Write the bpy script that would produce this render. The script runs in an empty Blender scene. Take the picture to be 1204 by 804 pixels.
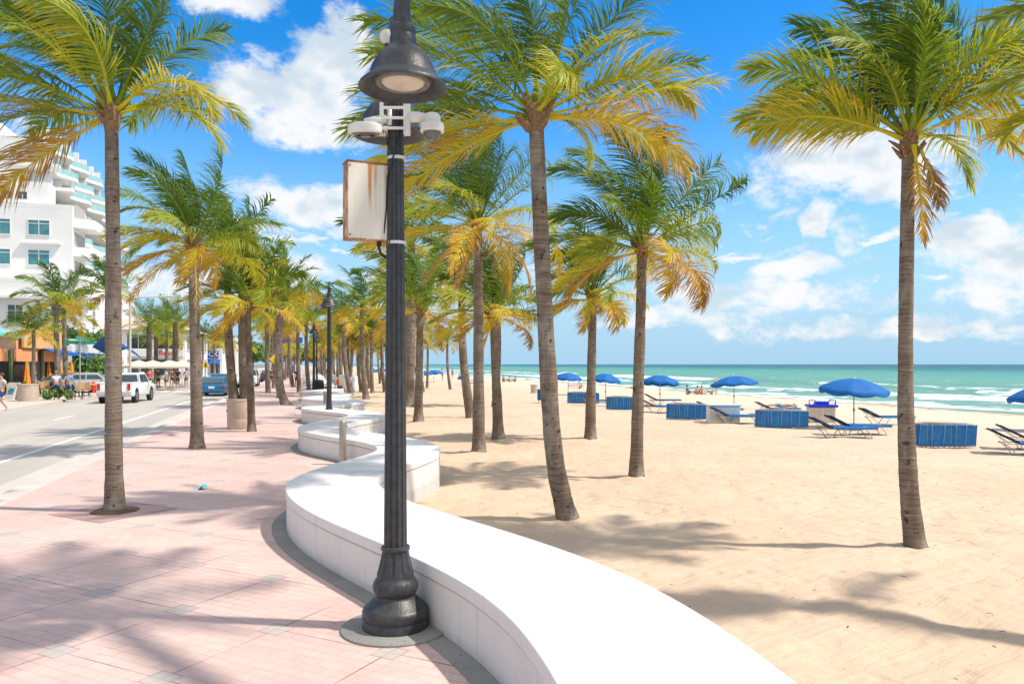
import bpy, bmesh, math, random
from mathutils import Vector, Matrix, Quaternion, noise as mnoise
R = math.radians
rnd = random.Random(7)
S = bpy.context.scene
COL = S.collection

# ------------------------------------------------------------------ camera
EYE = 2.1          # eye height above the promenade
F = 900.0          # focal length in photo pixels (photo 1204 wide), horizon at y = 428
cam = bpy.data.cameras.new('camera'); camo = bpy.data.objects.new('camera', cam); COL.objects.link(camo)
camo.location = (0, 0, EYE); camo.rotation_euler = (R(90), 0, 0)
cam.sensor_width = 36; cam.lens = F/1204*36; cam.shift_y = 26/1204
cam.clip_start = 0.05; cam.clip_end = 20000
S.camera = camo
S.render.resolution_x = 1024; S.render.resolution_y = 683
S.view_settings.view_transform = 'Standard'; S.view_settings.look = 'None'
S.view_settings.gamma = 1; S.view_settings.use_curve_mapping = False
S.view_settings.exposure = EXPO = 0.68

# ------------------------------------------------------------------ sun and sky
SUN_EL = R(55); SUNV = Vector((math.cos(SUN_EL)*0.99, -math.cos(SUN_EL)*0.14, math.sin(SUN_EL))).normalized()
sl = bpy.data.lights.new('sun', 'SUN'); sl.energy = 3.1; sl.angle = R(1.5); sl.color = (1, 0.93, 0.83)
so = bpy.data.objects.new('sun', sl); COL.objects.link(so)
so.rotation_euler = SUNV.to_track_quat('Z', 'Y').to_euler(); so.location = (20, -5, 40)

W = bpy.data.worlds.new("World"); S.world = W; W.use_nodes = True
wn = W.node_tree; N = wn.nodes; L = wn.links; N.clear()
def nd(t, **kw):
    n = N.new(t)
    for k, v in kw.items(): setattr(n, k, v)
    return n
sky = nd('ShaderNodeTexSky', sky_type='NISHITA'); sky.sun_disc = False
sky.sun_elevation = SUN_EL; sky.sun_rotation = math.atan2(SUNV.x, SUNV.y)
sky.air_density = 1.0; sky.dust_density = 0.4; sky.ozone_density = 2.0
hs = nd('ShaderNodeHueSaturation'); hs.inputs['Saturation'].default_value = 1.5; hs.inputs['Value'].default_value = 0.93; hs.inputs['Hue'].default_value = 0.503
L.new(sky.outputs[0], hs.inputs['Color'])
tc = nd('ShaderNodeTexCoord')
def vm(op, a, b=None, c=None):
    n = nd('ShaderNodeVectorMath', operation=op)
    for i, x in enumerate((a, b, c)):
        if x is None: continue
        if isinstance(x, (tuple, list)): n.inputs[i].default_value = x
        elif isinstance(x, (int, float)): n.inputs[3 if op == 'SCALE' else i].default_value = x
        else: L.new(x, n.inputs[i])
    return n.outputs['Value'] if op in ('LENGTH', 'DOT_PRODUCT', 'DISTANCE') else n.outputs[0]
def ma(op, a, b=None, c=None, clamp=False):
    n = nd('ShaderNodeMath', operation=op); n.use_clamp = clamp
    for i, x in enumerate((a, b, c)):
        if x is None: continue
        if isinstance(x, (int, float)): n.inputs[i].default_value = x
        else: L.new(x, n.inputs[i])
    return n.outputs[0]
def mr(x, a, b, c, d, smooth=True):
    n = nd('ShaderNodeMapRange'); n.interpolation_type = 'SMOOTHSTEP' if smooth else 'LINEAR'
    L.new(x, n.inputs['Value'])
    for k, v in zip(('From Min', 'From Max', 'To Min', 'To Max'), (a, b, c, d)): n.inputs[k].default_value = v
    return n.outputs['Result']
def ns(v, scale, detail=6, rough=0.55, dist=0.0):
    n = nd('ShaderNodeTexNoise'); n.inputs['Scale'].default_value = scale; n.inputs['Detail'].default_value = detail
    n.inputs['Roughness'].default_value = rough; n.inputs['Distortion'].default_value = dist; L.new(v, n.inputs['Vector'])
    return n.outputs['Fac']
dirv = tc.outputs['Generated']
def dpx(x, y):
    return Vector(((x-602)/F, 1, (428-y)/F)).normalized()
# cumulus banks standing in fixed compass directions of the sky: (direction, width, height, density)
clouds = [((300,108),56,46,.85),((345,125),66,52,.95),((385,78),58,58,.92),((395,140),50,45,.8),((405,40),38,36,.9),((370,245),75,26,1.0),((300,225),60,22,.55),((430,265),70,30,.6),
          ((255,0),70,16,.85),((1010,195),115,40,.95),((1000,385),190,17,.6),((800,374),160,15,.5),((1150,392),120,14,.6),((900,300),70,12,.5),((1090,215),60,30,.75),((1045,170),45,24,.75),((1130,280),56,20,1.0),((1165,270),30,20,1.0),
          ((1165,345),60,30,.8),((1120,300),70,20,.6),((965,252),20,32,.85),((1000,270),22,34,.6),((925,318),60,15,.9),((940,350),100,20,.55),((860,345),90,26,.6),
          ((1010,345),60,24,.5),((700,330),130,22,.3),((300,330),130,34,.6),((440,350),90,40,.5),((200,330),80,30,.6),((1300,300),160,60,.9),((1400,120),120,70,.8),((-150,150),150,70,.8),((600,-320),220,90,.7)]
def density(v):
    warp = nd('ShaderNodeTexNoise'); warp.inputs['Scale'].default_value = 9; warp.inputs['Detail'].default_value = 4; L.new(v, warp.inputs['Vector'])
    wv = vm('MULTIPLY', vm('SUBTRACT', warp.outputs['Color'], (.5, .5, .5)), (.085, .085, .055))
    vv = vm('ADD', v, wv); mask = None
    for (c, rx, ry, s) in clouds:
        d = dpx(*c); k = 1/d.length
        cs = 1/math.sqrt(1+((c[0]-602)/F)**2)
        e = vm('LENGTH', vm('MULTIPLY', vm('SUBTRACT', vv, tuple(d)), (F/rx, F/rx, F/ry)))
        m = mr(e, 0.1, 1.45, s, 0)
        mask = m if mask is None else ma('MAXIMUM', mask, m)
    sp_ = nd('ShaderNodeSeparateXYZ'); L.new(v, sp_.inputs[0])
    fill_clouds = ma('MAXIMUM', mr(sp_.outputs['Z'], .56, .8, 0, .72), ma('MULTIPLY', mr(sp_.outputs['Y'], .35, -.1, 0, .72), mr(sp_.outputs['Z'], .02, .2, 0, 1)))  # unseen cloud cover added overhead and behind camera to neutralise the blue fill
    mask = ma('MAXIMUM', mask, fill_clouds)
    n1 = ns(vm('MULTIPLY', v, (1, 1, 1.5)), 13, 9, 0.66, 0.15)
    d0 = ma('ADD', mask, ma('MULTIPLY', ma('SUBTRACT', n1, 0.5), 2.4))
    low = ns(vm('MULTIPLY', vv, (1, 1, 3.2)), 11, 8, 0.66, 0.3)
    lowb = ma('MULTIPLY', mr(sp_.outputs['Z'], .035, .10, 0, 1), mr(sp_.outputs['Z'], .30, .13, 0, 1))
    lowc = ma('MULTIPLY', mr(low, .46, .68, 0, .72), lowb)
    return ma('MAXIMUM', ma('MULTIPLY', d0, ma('MINIMUM', ma('MULTIPLY', mask, 3.5), 1)), lowc)
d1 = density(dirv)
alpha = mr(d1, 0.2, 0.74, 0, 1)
shade = ns(vm('MULTIPLY', vm('ADD', dirv, (.02, 0, .035)), (1, 1, 1.6)), 13, 4, 0.5)
shc = mr(ma('SUBTRACT', shade, ma('MULTIPLY', d1, 0.12)), 0.25, 0.44, 0, 1)
ccol = nd('ShaderNodeMixRGB'); L.new(shc, ccol.inputs[0]); ccol.inputs[1].default_value = (2.75, 3.2, 3.55, 1); ccol.inputs[2].default_value = (4.1, 4.12, 4.15, 1)
# pale band of moist air at the horizon
sep = nd('ShaderNodeSeparateXYZ'); L.new(dirv, sep.inputs[0])
hz = mr(sep.outputs['Z'], -0.02, 0.34, 1.0, 0)
hmix = nd('ShaderNodeMixRGB'); L.new(hz, hmix.inputs[0]); L.new(hs.outputs[0], hmix.inputs[1]); hmix.inputs[2].default_value = (1.7, 2.8, 3.75, 1)
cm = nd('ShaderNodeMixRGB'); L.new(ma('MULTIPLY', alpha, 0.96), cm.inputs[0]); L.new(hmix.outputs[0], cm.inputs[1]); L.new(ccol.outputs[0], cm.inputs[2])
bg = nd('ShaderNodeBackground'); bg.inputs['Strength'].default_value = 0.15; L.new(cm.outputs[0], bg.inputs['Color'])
wo = nd('ShaderNodeOutputWorld'); L.new(bg.outputs[0], wo.inputs['Surface'])

# ------------------------------------------------------------------ frames of reference
UX, UY = -0.2625, 0.965       # along the road, away from the camera
VX, VY = 0.965, 0.2625        # across, towards the sea
RZ = math.atan2(-UX, UY)      # heading of things aligned with the road
def ST(s, t, z=0.0): return Vector((s*VX+t*UX, s*VY+t*UY, z))
def toST(x, y): return x*VX+y*VY, x*UX+y*UY
def lerp(a, b, k): return a+(b-a)*k
def table(x, pts):
    if x <= pts[0][0]: return pts[0][1]
    for (x0, y0), (x1, y1) in zip(pts, pts[1:]):
        if x <= x1:
            k = (x-x0)/(x1-x0); k = k*k*(3-2*k); return lerp(y0, y1, k)
    return pts[-1][1]
SEA = -1.2
def sand_z(s):
    return table(s, [(1.5, -.17), (6, -.16), (20, -.3), (29, -.46), (38, -.93), (46, -1.2), (60, -2.2)])
def G(px, py, z=0.0):
    Y = F*(EYE-z)/(py-428); return Vector(((px-602)/F*Y, Y, z))
def GB(px, py):
    z = -.2
    for _ in range(25):
        p = G(px, py, z); z = 0.5*z+0.5*sand_z(toST(p.x, p.y)[0])
    p.z = z; return p
def at(px, py, Y): return Vector(((px-602)/F*Y, Y, EYE+(428-py)/F*Y))
def onS(px, s): return s/(VX*(px-602)/F+VY)     # depth Y where a plane s=const meets the direction px

# serpentine bench centre line
EXT = [(-30,1.85),(-25,.4),(-20,1.85),(-15,.4),(-9.5,1.85),(-3,.4)]
EXT = [(-14,.5),(-9,1.8),(-3,.55),(4.4,1.86),(10.45,.37),(14.9,1.95),(20.0,.45),(24.7,1.95),(29.2,.5),(33.7,1.95),(37.8,.5)]
tt_, k_ = 37.8, 0
while tt_ < 150:
    tt_ += 4.5; k_ += 1; EXT.append((tt_, 1.95 if k_ % 2 else .5))
def cl(t):
    if t <= EXT[0][0]: return EXT[0][1]
    for (a, p), (b, q) in zip(EXT, EXT[1:]):
        if t <= b:
            k = (t-a)/(b-a); return p+(q-p)*(0.5-0.5*math.cos(math.pi*k))
    return EXT[-1][1]

# ------------------------------------------------------------------ materials
def new_mat(name):
    m = bpy.data.materials.new(name); m.use_nodes = True; nt = m.node_tree; nt.nodes.clear()
    out = nt.nodes.new('ShaderNodeOutputMaterial'); b = nt.nodes.new('ShaderNodeBsdfPrincipled'); nt.links.new(b.outputs[0], out.inputs[0])
    return m, nt, b, out
MC = {}
def mat(name, col, rough=0.6, var=0.1, scale=6, bump=0.0, bscale=30, metal=0, spec=0.4, world=False, emis=0):
    if name in MC: return MC[name]
    m, nt, b, out = new_mat(name); MC[name] = m
    n = nt.nodes; l = nt.links
    co = n.new('ShaderNodeTexCoord')
    src = co.outputs['Object']
    if world: g = n.new('ShaderNodeNewGeometry'); src = g.outputs['Position']
    tx = n.new('ShaderNodeTexNoise'); tx.inputs['Scale'].default_value = scale; tx.inputs['Detail'].default_value = 5; l.new(src, tx.inputs['Vector'])
    mx = n.new('ShaderNodeMixRGB'); mr_ = n.new('ShaderNodeMapRange'); mr_.inputs['From Min'].default_value = .3; mr_.inputs['From Max'].default_value = .7
    l.new(tx.outputs['Fac'], mr_.inputs['Value']); l.new(mr_.outputs[0], mx.inputs[0])
    mx.inputs[1].default_value = tuple(c*(1-var) for c in col)+(1,); mx.inputs[2].default_value = tuple(min(1, c*(1+var)) for c in col)+(1,)
    l.new(mx.outputs[0], b.inputs['Base Color'])
    b.inputs['Roughness'].default_value = rough; b.inputs['Metallic'].default_value = metal; b.inputs['Specular IOR Level'].default_value = spec
    if bump:
        t2 = n.new('ShaderNodeTexNoise'); t2.inputs['Scale'].default_value = bscale; t2.inputs['Detail'].default_value = 4; l.new(src, t2.inputs['Vector'])
        bp = n.new('ShaderNodeBump'); bp.inputs['Strength'].default_value = bump; bp.inputs['Distance'].default_value = .02
        l.new(t2.outputs['Fac'], bp.inputs['Height']); l.new(bp.outputs[0], b.inputs['Normal'])
    if emis:
        b.inputs['Emission Color'].default_value = col+(1,); b.inputs['Emission Strength'].default_value = emis
    return m
class NT:      # tiny node-graph helper for the bespoke surfaces
    def __init__(s, name):
        s.m, s.nt, s.b, s.out = new_mat(name); s.n = s.nt.nodes; s.l = s.nt.links
        s.pos = s.n.new('ShaderNodeNewGeometry').outputs['Position']
    def node(s, t, ins={}, **kw):
        x = s.n.new(t)
        for k, v in kw.items(): setattr(x, k, v)
        for k, v in ins.items():
            if hasattr(v, 'is_linked') or hasattr(v, 'links'): s.l.new(v, x.inputs[k])
            else: x.inputs[k].default_value = v
        return x
    def math(s, op, a, b=0.0, c=0.0): return s.node('ShaderNodeMath', {0: a, 1: b, 2: c}, operation=op).outputs[0]
    def dot(s, v, w): return s.node('ShaderNodeVectorMath', {0: v, 1: w}, operation='DOT_PRODUCT').outputs['Value']
    def noise(s, v, sc, det=5, ro=.5, di=0): return s.node('ShaderNodeTexNoise', {'Vector': v, 'Scale': sc, 'Detail': det, 'Roughness': ro, 'Distortion': di}).outputs['Fac']
    def map(s, x, a, b, c=0.0, d=1.0, sm=True): return s.node('ShaderNodeMapRange', {'Value': x, 'From Min': a, 'From Max': b, 'To Min': c, 'To Max': d}, interpolation_type='SMOOTHSTEP' if sm else 'LINEAR').outputs[0]
    def mix(s, f, a, b, mode='MIX'): return s.node('ShaderNodeMixRGB', {0: f, 1: a, 2: b}, blend_type=mode).outputs[0]
    def comb(s, x, y, z=0.0): return s.node('ShaderNodeCombineXYZ', {0: x, 1: y, 2: z}).outputs[0]
    def scale(s, v, w): return s.node('ShaderNodeVectorMath', {0: v, 1: w}, operation='MULTIPLY').outputs[0]
    def bump(s, h, st, dist=.02):
        x = s.node('ShaderNodeBump', {'Strength': st, 'Distance': dist, 'Height': h}); s.l.new(x.outputs[0], s.b.inputs['Normal'])
    def base(s, c, rough=.7, spec=.3):
        s.l.new(c, s.b.inputs['Base Color']); s.b.inputs['Roughness'].default_value = rough; s.b.inputs['Specular IOR Level'].default_value = spec

def mat_promenade():
    g = NT('stamped_pink_concrete')
    a = (-2.84, 6.56); d1 = (.893, -.450); d2 = (.450, .893)
    p = g.math('MULTIPLY', g.math('SUBTRACT', g.dot(g.pos, (d1[0], d1[1], 0)), a[0]*d1[0]+a[1]*d1[1]), 1/1.09)
    q = g.math('MULTIPLY', g.math('SUBTRACT', g.dot(g.pos, (d2[0], d2[1], 0)), a[0]*d2[0]+a[1]*d2[1]), 1/1.07)
    ap = g.math('ABSOLUTE', g.math('SUBTRACT', p, g.math('ROUND', p))); aq = g.math('ABSOLUTE', g.math('SUBTRACT', q, g.math('ROUND', q)))
    sq = g.math('LESS_THAN', g.math('MAXIMUM', ap, aq), .088)
    sqe = g.math('MULTIPLY', g.math('LESS_THAN', g.math('MAXIMUM', ap, aq), .096), g.math('SUBTRACT', 1, sq))
    wob = g.noise(g.pos, 1.3, 2)
    jn = g.math('LESS_THAN', aq, g.map(wob, .35, .7, .001, .0085))
    jn2 = g.math('LESS_THAN', ap, g.map(wob, .3, .65, .0075, .001))
    br = g.node('ShaderNodeTexBrick', {'Vector': g.comb(p, q), 'Color1': (.0, 0, 0, 1), 'Color2': (1, 1, 1, 1), 'Mortar': (.5, .5, .5, 1), 'Scale': 1, 'Mortar Size': .0045, 'Mortar Smooth': .3, 'Brick Width': .2, 'Row Height': .1})
    vis = g.map(g.noise(g.pos, .9, 4, .6), .42, .68)
    big = g.noise(g.pos, .35, 5, .6); fine = g.noise(g.pos, 60, 3)
    mid = g.noise(g.pos, 3.0, 6, .7)
    c = g.mix(g.map(big, .38, .62), (.60, .425, .38, 1), (.69, .515, .46, 1))
    c = g.mix(g.map(mid, .45, .75, 0, .5), c, (.71, .545, .48, 1))
    c = g.mix(g.math('MULTIPLY', br.outputs['Color'], .26), c, (.50, .31, .27, 1))
    c = g.mix(g.map(fine, .2, .8, 0, .14), c, (.40, .28, .25, 1))
    c = g.mix(g.math('MULTIPLY', g.math('MULTIPLY', br.outputs['Fac'], g.map(vis, 0, 1, .3, .8)), .8), c, (.33, .18, .17, 1))
    c = g.mix(g.math('MULTIPLY', g.math('MAXIMUM', jn, jn2), .75), c, (.20, .10, .10, 1))
    c = g.mix(g.math('MULTIPLY', sq, .75), c, (.42, .41, .38, 1))
    c = g.mix(g.math('MULTIPLY', sqe, .6), c, (.22, .15, .14, 1))
    drift = g.math('MULTIPLY', g.map(g.noise(g.pos, 1.1, 6, .7, .5), .54, .70), g.map(g.dot(g.pos, (VX, VY, 0)), -3.5, 1.5, .15, .6))
    c = g.mix(drift, c, (.66, .53, .41, 1))
    stain = g.map(g.noise(g.pos, .8, 6, .7, 1.0), .58, .70, 0, .28)
    c = g.mix(stain, c, (.38, .27, .25, 1))
    spots = g.map(g.noise(g.pos, 21, 2, .4), .72, .75)
    c = g.mix(g.math('MULTIPLY', spots, .35), c, (.16, .12, .11, 1))
    g.base(c, .75, .25)
    h = g.math('SUBTRACT', g.math('MULTIPLY', g.noise(g.pos, 25, 4), .25), g.math('MULTIPLY', g.math('MAXIMUM', g.math('MAXIMUM', jn, jn2), g.math('MULTIPLY', br.outputs['Fac'], .5)), 1.0))
    g.bump(h, .5, .008); return g.m
def mat_sand():
    g = NT('beach_sand')
    s = g.dot(g.pos, (VX, VY, 0)); t = g.dot(g.pos, (UX, UY, 0))
    big = g.noise(g.pos, .25, 5, .6); mid = g.noise(g.pos, 2.2, 6, .65, .4); fine = g.noise(g.pos, 90, 3)
    c = g.mix(g.map(big, .3, .7), (.60, .445, .315, 1), (.655, .505, .37, 1))
    c = g.mix(g.map(mid, .4, .8, 0, .4), c, (.54, .39, .27, 1))
    c = g.mix(g.map(fine, .3, .8, 0, .22), c, (.40, .29, .20, 1))
    # bleached dry sand towards the water, wet sand and weed line at the water
    c = g.mix(g.map(s, 12, 30, 0, .65), c, (.68, .555, .43, 1))
    wob = g.math('ADD', s, g.math('MULTIPLY', g.noise(g.comb(t, s), .12, 4), 3))
    c = g.mix(g.map(wob, 44.6, 46.4), c, (.40, .32, .24, 1))
    weed = g.math('MULTIPLY', g.math('MULTIPLY', g.map(wob, 43.2, 43.7), g.map(wob, 44.9, 44.3)), g.map(g.noise(g.pos, 1.4, 5, .7), .48, .56))
    c = g.mix(g.math('MULTIPLY', weed, .8), c, (.09, .06, .03, 1))
    deb = g.map(g.noise(g.pos, 14, 2, .5), .765, .785)
    c = g.mix(g.math('MULTIPLY', deb, .6), c, (.13, .085, .05, 1))
    g.base(c, .95, .1)
    dirn = g.node('ShaderNodeVectorRotate', {'Vector': g.pos, 'Angle': R(-35)}, rotation_type='Z_AXIS').outputs[0]
    tr = g.noise(g.scale(dirn, (.5, 5, 1)), 1.4, 5, .6, .3)
    foot = g.node('ShaderNodeTexVoronoi', {'Vector': g.pos, 'Scale': 3.2, 'Randomness': 1}, feature='SMOOTH_F1').outputs['Distance']
    tk = g.node('ShaderNodeVectorRotate', {'Vector': g.pos, 'Angle': R(38)}, rotation_type='Z_AXIS').outputs[0]
    wv_ = g.node('ShaderNodeTexWave', {'Vector': tk, 'Scale': .55, 'Distortion': 1.2, 'Detail': 3, 'Detail Scale': .6}, bands_direction='Y').outputs['Fac']
    tracks = g.math('MULTIPLY', g.map(wv_, .82, .98), g.map(g.noise(g.pos, .22, 2), .48, .6))
    tr = g.math('SUBTRACT', tr, g.math('MULTIPLY', tracks, .8))
    h = g.math('ADD', g.math('MULTIPLY', tr, 1.3), g.math('ADD', g.math('MULTIPLY', g.map(foot, .0, .40), .85), g.math('ADD', g.math('MULTIPLY', g.noise(g.pos, 7, 5, .6), .9), g.math('MULTIPLY', fine, .06))))
    g.bump(h, .5, .06); return g.m
def mat_road():
    g = NT('asphalt_pale')
    s = g.dot(g.pos, (VX, VY, 0)); t = g.dot(g.pos, (UX, UY, 0)); v = g.comb(g.math('MULTIPLY', s, 1.0), g.math('MULTIPLY', t, .08))
    c = g.mix(g.map(g.noise(v, .9, 5, .6), .3, .7), (.42, .39, .345, 1), (.52, .48, .42, 1))
    c = g.mix(g.map(g.noise(g.pos, 1.1, 6, .7), .5, .8, 0, .35), c, (.30, .28, .25, 1))
    c = g.mix(g.map(g.noise(g.pos, 120, 2), .3, .7, 0, .3), c, (.24, .23, .21, 1))
    g.base(c, .85, .3); g.bump(g.noise(g.pos, 150, 2), .3, .01); return g.m
def mat_conc(name, c1, c2, dark=(.18, .17, .16, 1), k=.35):
    g = NT(name)
    c = g.mix(g.map(g.noise(g.pos, 1.2, 6, .65), .3, .7), c1+(1,), c2+(1,))
    c = g.mix(g.map(g.noise(g.pos, 34, 3, .6), .56, .74, 0, k), c, dark)
    g.base(c, .85, .25); g.bump(g.noise(g.pos, 70, 3), .25, .006); return g.m
def mat_bench():
    g = NT('white_painted_concrete')
    sp = g.node('ShaderNodeSeparateXYZ', {0: g.pos}).outputs
    c = g.mix(g.map(g.noise(g.pos, .8, 6, .65), .3, .7), (.68, .665, .645, 1), (.77, .76, .745, 1))
    st = g.noise(g.scale(g.pos, (9, 9, .8)), 1.0, 5, .65)
    side = g.map(sp[2], .49, .47)
    c = g.mix(g.math('MULTIPLY', g.map(st, .5, .75), g.math('MULTIPLY', side, .42)), c, (.58, .48, .42, 1))
    c = g.mix(g.math('MULTIPLY', side, .28), c, (.70, .62, .57, 1))
    scf = g.noise(g.node('ShaderNodeVectorRotate', {'Vector': g.scale(g.pos, (1, 1, 1)), 'Angle': .5}, rotation_type='Z_AXIS').outputs[0], 5, 8, .75, 1.2)
    c = g.mix(g.map(scf, .50, .72, 0, .35), c, (.60, .55, .50, 1))
    dr = g.map(g.noise(g.pos, 1.7, 5, .6), .50, .72, 0, .4)
    c = g.mix(dr, c, (.74, .66, .56, 1))
    low = g.map(sp[2], .11, .0, 0, .6)
    c = g.mix(g.math('MULTIPLY', low, g.noise(g.pos, 8, 4)), c, (.33, .29, .26, 1))
    c = g.mix(g.map(g.noise(g.pos, 16, 4, .6), .64, .76, 0, .2), c, (.5, .43, .37, 1))
    c = g.mix(g.map(g.noise(g.pos, 38, 2, .4), .76, .79, 0, .6), c, (.3, .22, .17, 1))
    g.base(c, .6, .3); g.bump(g.noise(g.pos, 45, 4), .12, .006); return g.m
def mat_sea():
    g = NT('sea_water')
    s = g.dot(g.pos, (VX, VY, 0)); t = g.dot(g.pos, (UX, UY, 0))
    w = g.math('ADD', s, g.math('MULTIPLY', g.math('SUBTRACT', g.noise(g.comb(g.math('MULTIPLY', s, .02), g.math('MULTIPLY', t, .008)), 1, 4), .5), 90))
    ramp = g.node('ShaderNodeValToRGB', {0: g.map(w, 40, 900, 0, 1, False)}); e = ramp.color_ramp
    e.elements[0].position = 0; e.elements[0].color = (.17, .30, .23, 1)
    for pos_, col_ in ((.03, (.135, .29, .22, 1)), (.14, (.09, .285, .215, 1)), (.25, (.04, .24, .20, 1)), (.38, (.0, .11, .13, 1)), (.7, (.0, .06, .095, 1))):
        x = e.elements.new(pos_); x.color = col_
    e.elements[-1].color = (.0, .06, .10, 1)
    v = g.comb(g.math('MULTIPLY', s, .12), g.math('MULTIPLY', t, .035))
    c = g.mix(g.map(g.noise(v, 1.0, 6, .65, .5), .35, .7, 0, .55), ramp.outputs[0], (.17, .34, .26, 1))
    vd = g.comb(g.math('MULTIPLY', s, .25), g.math('MULTIPLY', t, .05))
    c = g.mix(g.map(g.noise(vd, .8, 6, .6, .3), .5, .72, 0, .4), c, (.02, .15, .14, 1))
    # foam
    wf = g.math('ADD', s, g.math('MULTIPLY', g.math('SUBTRACT', g.noise(g.comb(g.math('MULTIPLY', t, .035), g.math('MULTIPLY', s, .02)), 1, 5, .7), .5), 34))
    fn = g.noise(g.comb(g.math('MULTIPLY', s, .45), g.math('MULTIPLY', t, .16)), 1, 8, .68, .6)
    def band(a, b, c_, d): return g.math('MULTIPLY', g.map(wf, a, b), g.map(wf, d, c_))
    seg = g.map(g.noise(g.comb(g.math('MULTIPLY', t, .02), g.math('MULTIPLY', s, .05)), 1, 3, .5), .36, .56)
    bands = g.math('MAXIMUM', g.math('MAXIMUM', g.math('MULTIPLY', band(44, 46, 49, 53), .75), g.math('MULTIPLY', band(56, 59, 61, 69), g.math('ADD', .35, g.math('MULTIPLY', seg, .7)))), g.math('MULTIPLY', band(72, 80, 84, 94), seg))
    foam = g.map(g.math('ADD', fn, g.math('MULTIPLY', bands, .25)), .60, .70)
    caps = g.map(g.noise(g.comb(g.math('MULTIPLY', s, .16), g.math('MULTIPLY', t, .05)), 1.4, 6, .7, .2), .695, .74)
    foam = g.math('MAXIMUM', foam, g.math('MULTIPLY', caps, .8))
    c = g.mix(foam, c, (.80, .83, .82, 1))
    g.base(c, .5, .18)
    g.bump(g.math('ADD', g.noise(g.comb(g.math('MULTIPLY', s, .6), g.math('MULTIPLY', t, .25)), 1.5, 6, .65), g.math('MULTIPLY', foam, .3)), .6, .25)
    return g.m
def mat_bark(name, c1, c2, c3):
    g = NT(name); co = g.n.new('ShaderNodeTexCoord').outputs['Object']
    sp = g.node('ShaderNodeSeparateXYZ', {0: co}).outputs
    z = g.math('ADD', sp[2], g.math('MULTIPLY', g.noise(co, 4, 3), .10))
    ring = g.noise(g.comb(g.math('MULTIPLY', sp[0], .8), g.math('MULTIPLY', sp[1], .8), g.math('MULTIPLY', z, 44)), 1, 3, .6)
    streak = g.noise(g.scale(co, (26, 26, 2.2)), 1, 4, .6)
    c = g.mix(g.map(g.noise(co, 2.2, 5, .6), .3, .7), c1+(1,), c2+(1,))
    c = g.mix(g.map(ring, .44, .60, 0, .75), c, c3+(1,))
    c = g.mix(g.map(streak, .5, .75, 0, .45), c, tuple(x*.6 for x in c3)+(1,))
    c = g.mix(g.map(g.noise(g.scale(co, (1, 1, .5)), 2.4, 6, .7), .48, .66, 0, .6), c, (.34, .31, .28, 1))
    c = g.mix(g.map(g.noise(co, 9.0, 3, .5), .64, .67, 0, .85), c, (.045, .03, .022, 1))
    c = g.mix(g.map(g.noise(g.scale(co, (5, 5, 14)), 1, 4, .6), .62, .75, 0, .5), c, (.46, .41, .35, 1))
    g.base(c, .9, .15); g.bump(g.math('ADD', ring, g.math('MULTIPLY', streak, .6)), .6, .018); return g.m
def mat_leaf():
    g = NT('palm_leaf')
    a = g.node('ShaderNodeAttribute', attribute_name='Col').outputs['Color']
    g.base(a, .5, .35)
    tr = g.node('ShaderNodeBsdfTranslucent', {'Color': g.mix(1.0, a, (1.25, 1.2, .8, 1), 'MULTIPLY')})
    ms = g.node('ShaderNodeMixShader', {0: .42, 1: g.b.outputs[0], 2: tr.outputs[0]})
    g.l.new(ms.outputs[0], g.out.inputs[0]); return g.m
PROM, SAND, ROAD, BENCH, SEAM, LEAF = mat_promenade(), mat_sand(), mat_road(), mat_bench(), mat_sea(), mat_leaf()
BARK = mat_bark('palm_bark', (.185, .140, .105), (.27, .215, .165), (.105, .078, .058))
BARKD = mat_bark('palm_bark_brown', (.14, .10, .072), (.20, .15, .11), (.08, .058, .043))
GUT = mat_conc('grey_gutter_concrete', (.235, .225, .21), (.31, .30, .28), (.09, .085, .08, 1), .6)
KERB = mat_conc('pale_kerb_concrete', (.52, .46, .42), (.60, .54, .49))
WALK = mat_conc('pale_sidewalk_concrete', (.50, .43, .38), (.58, .51, .45))

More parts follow.
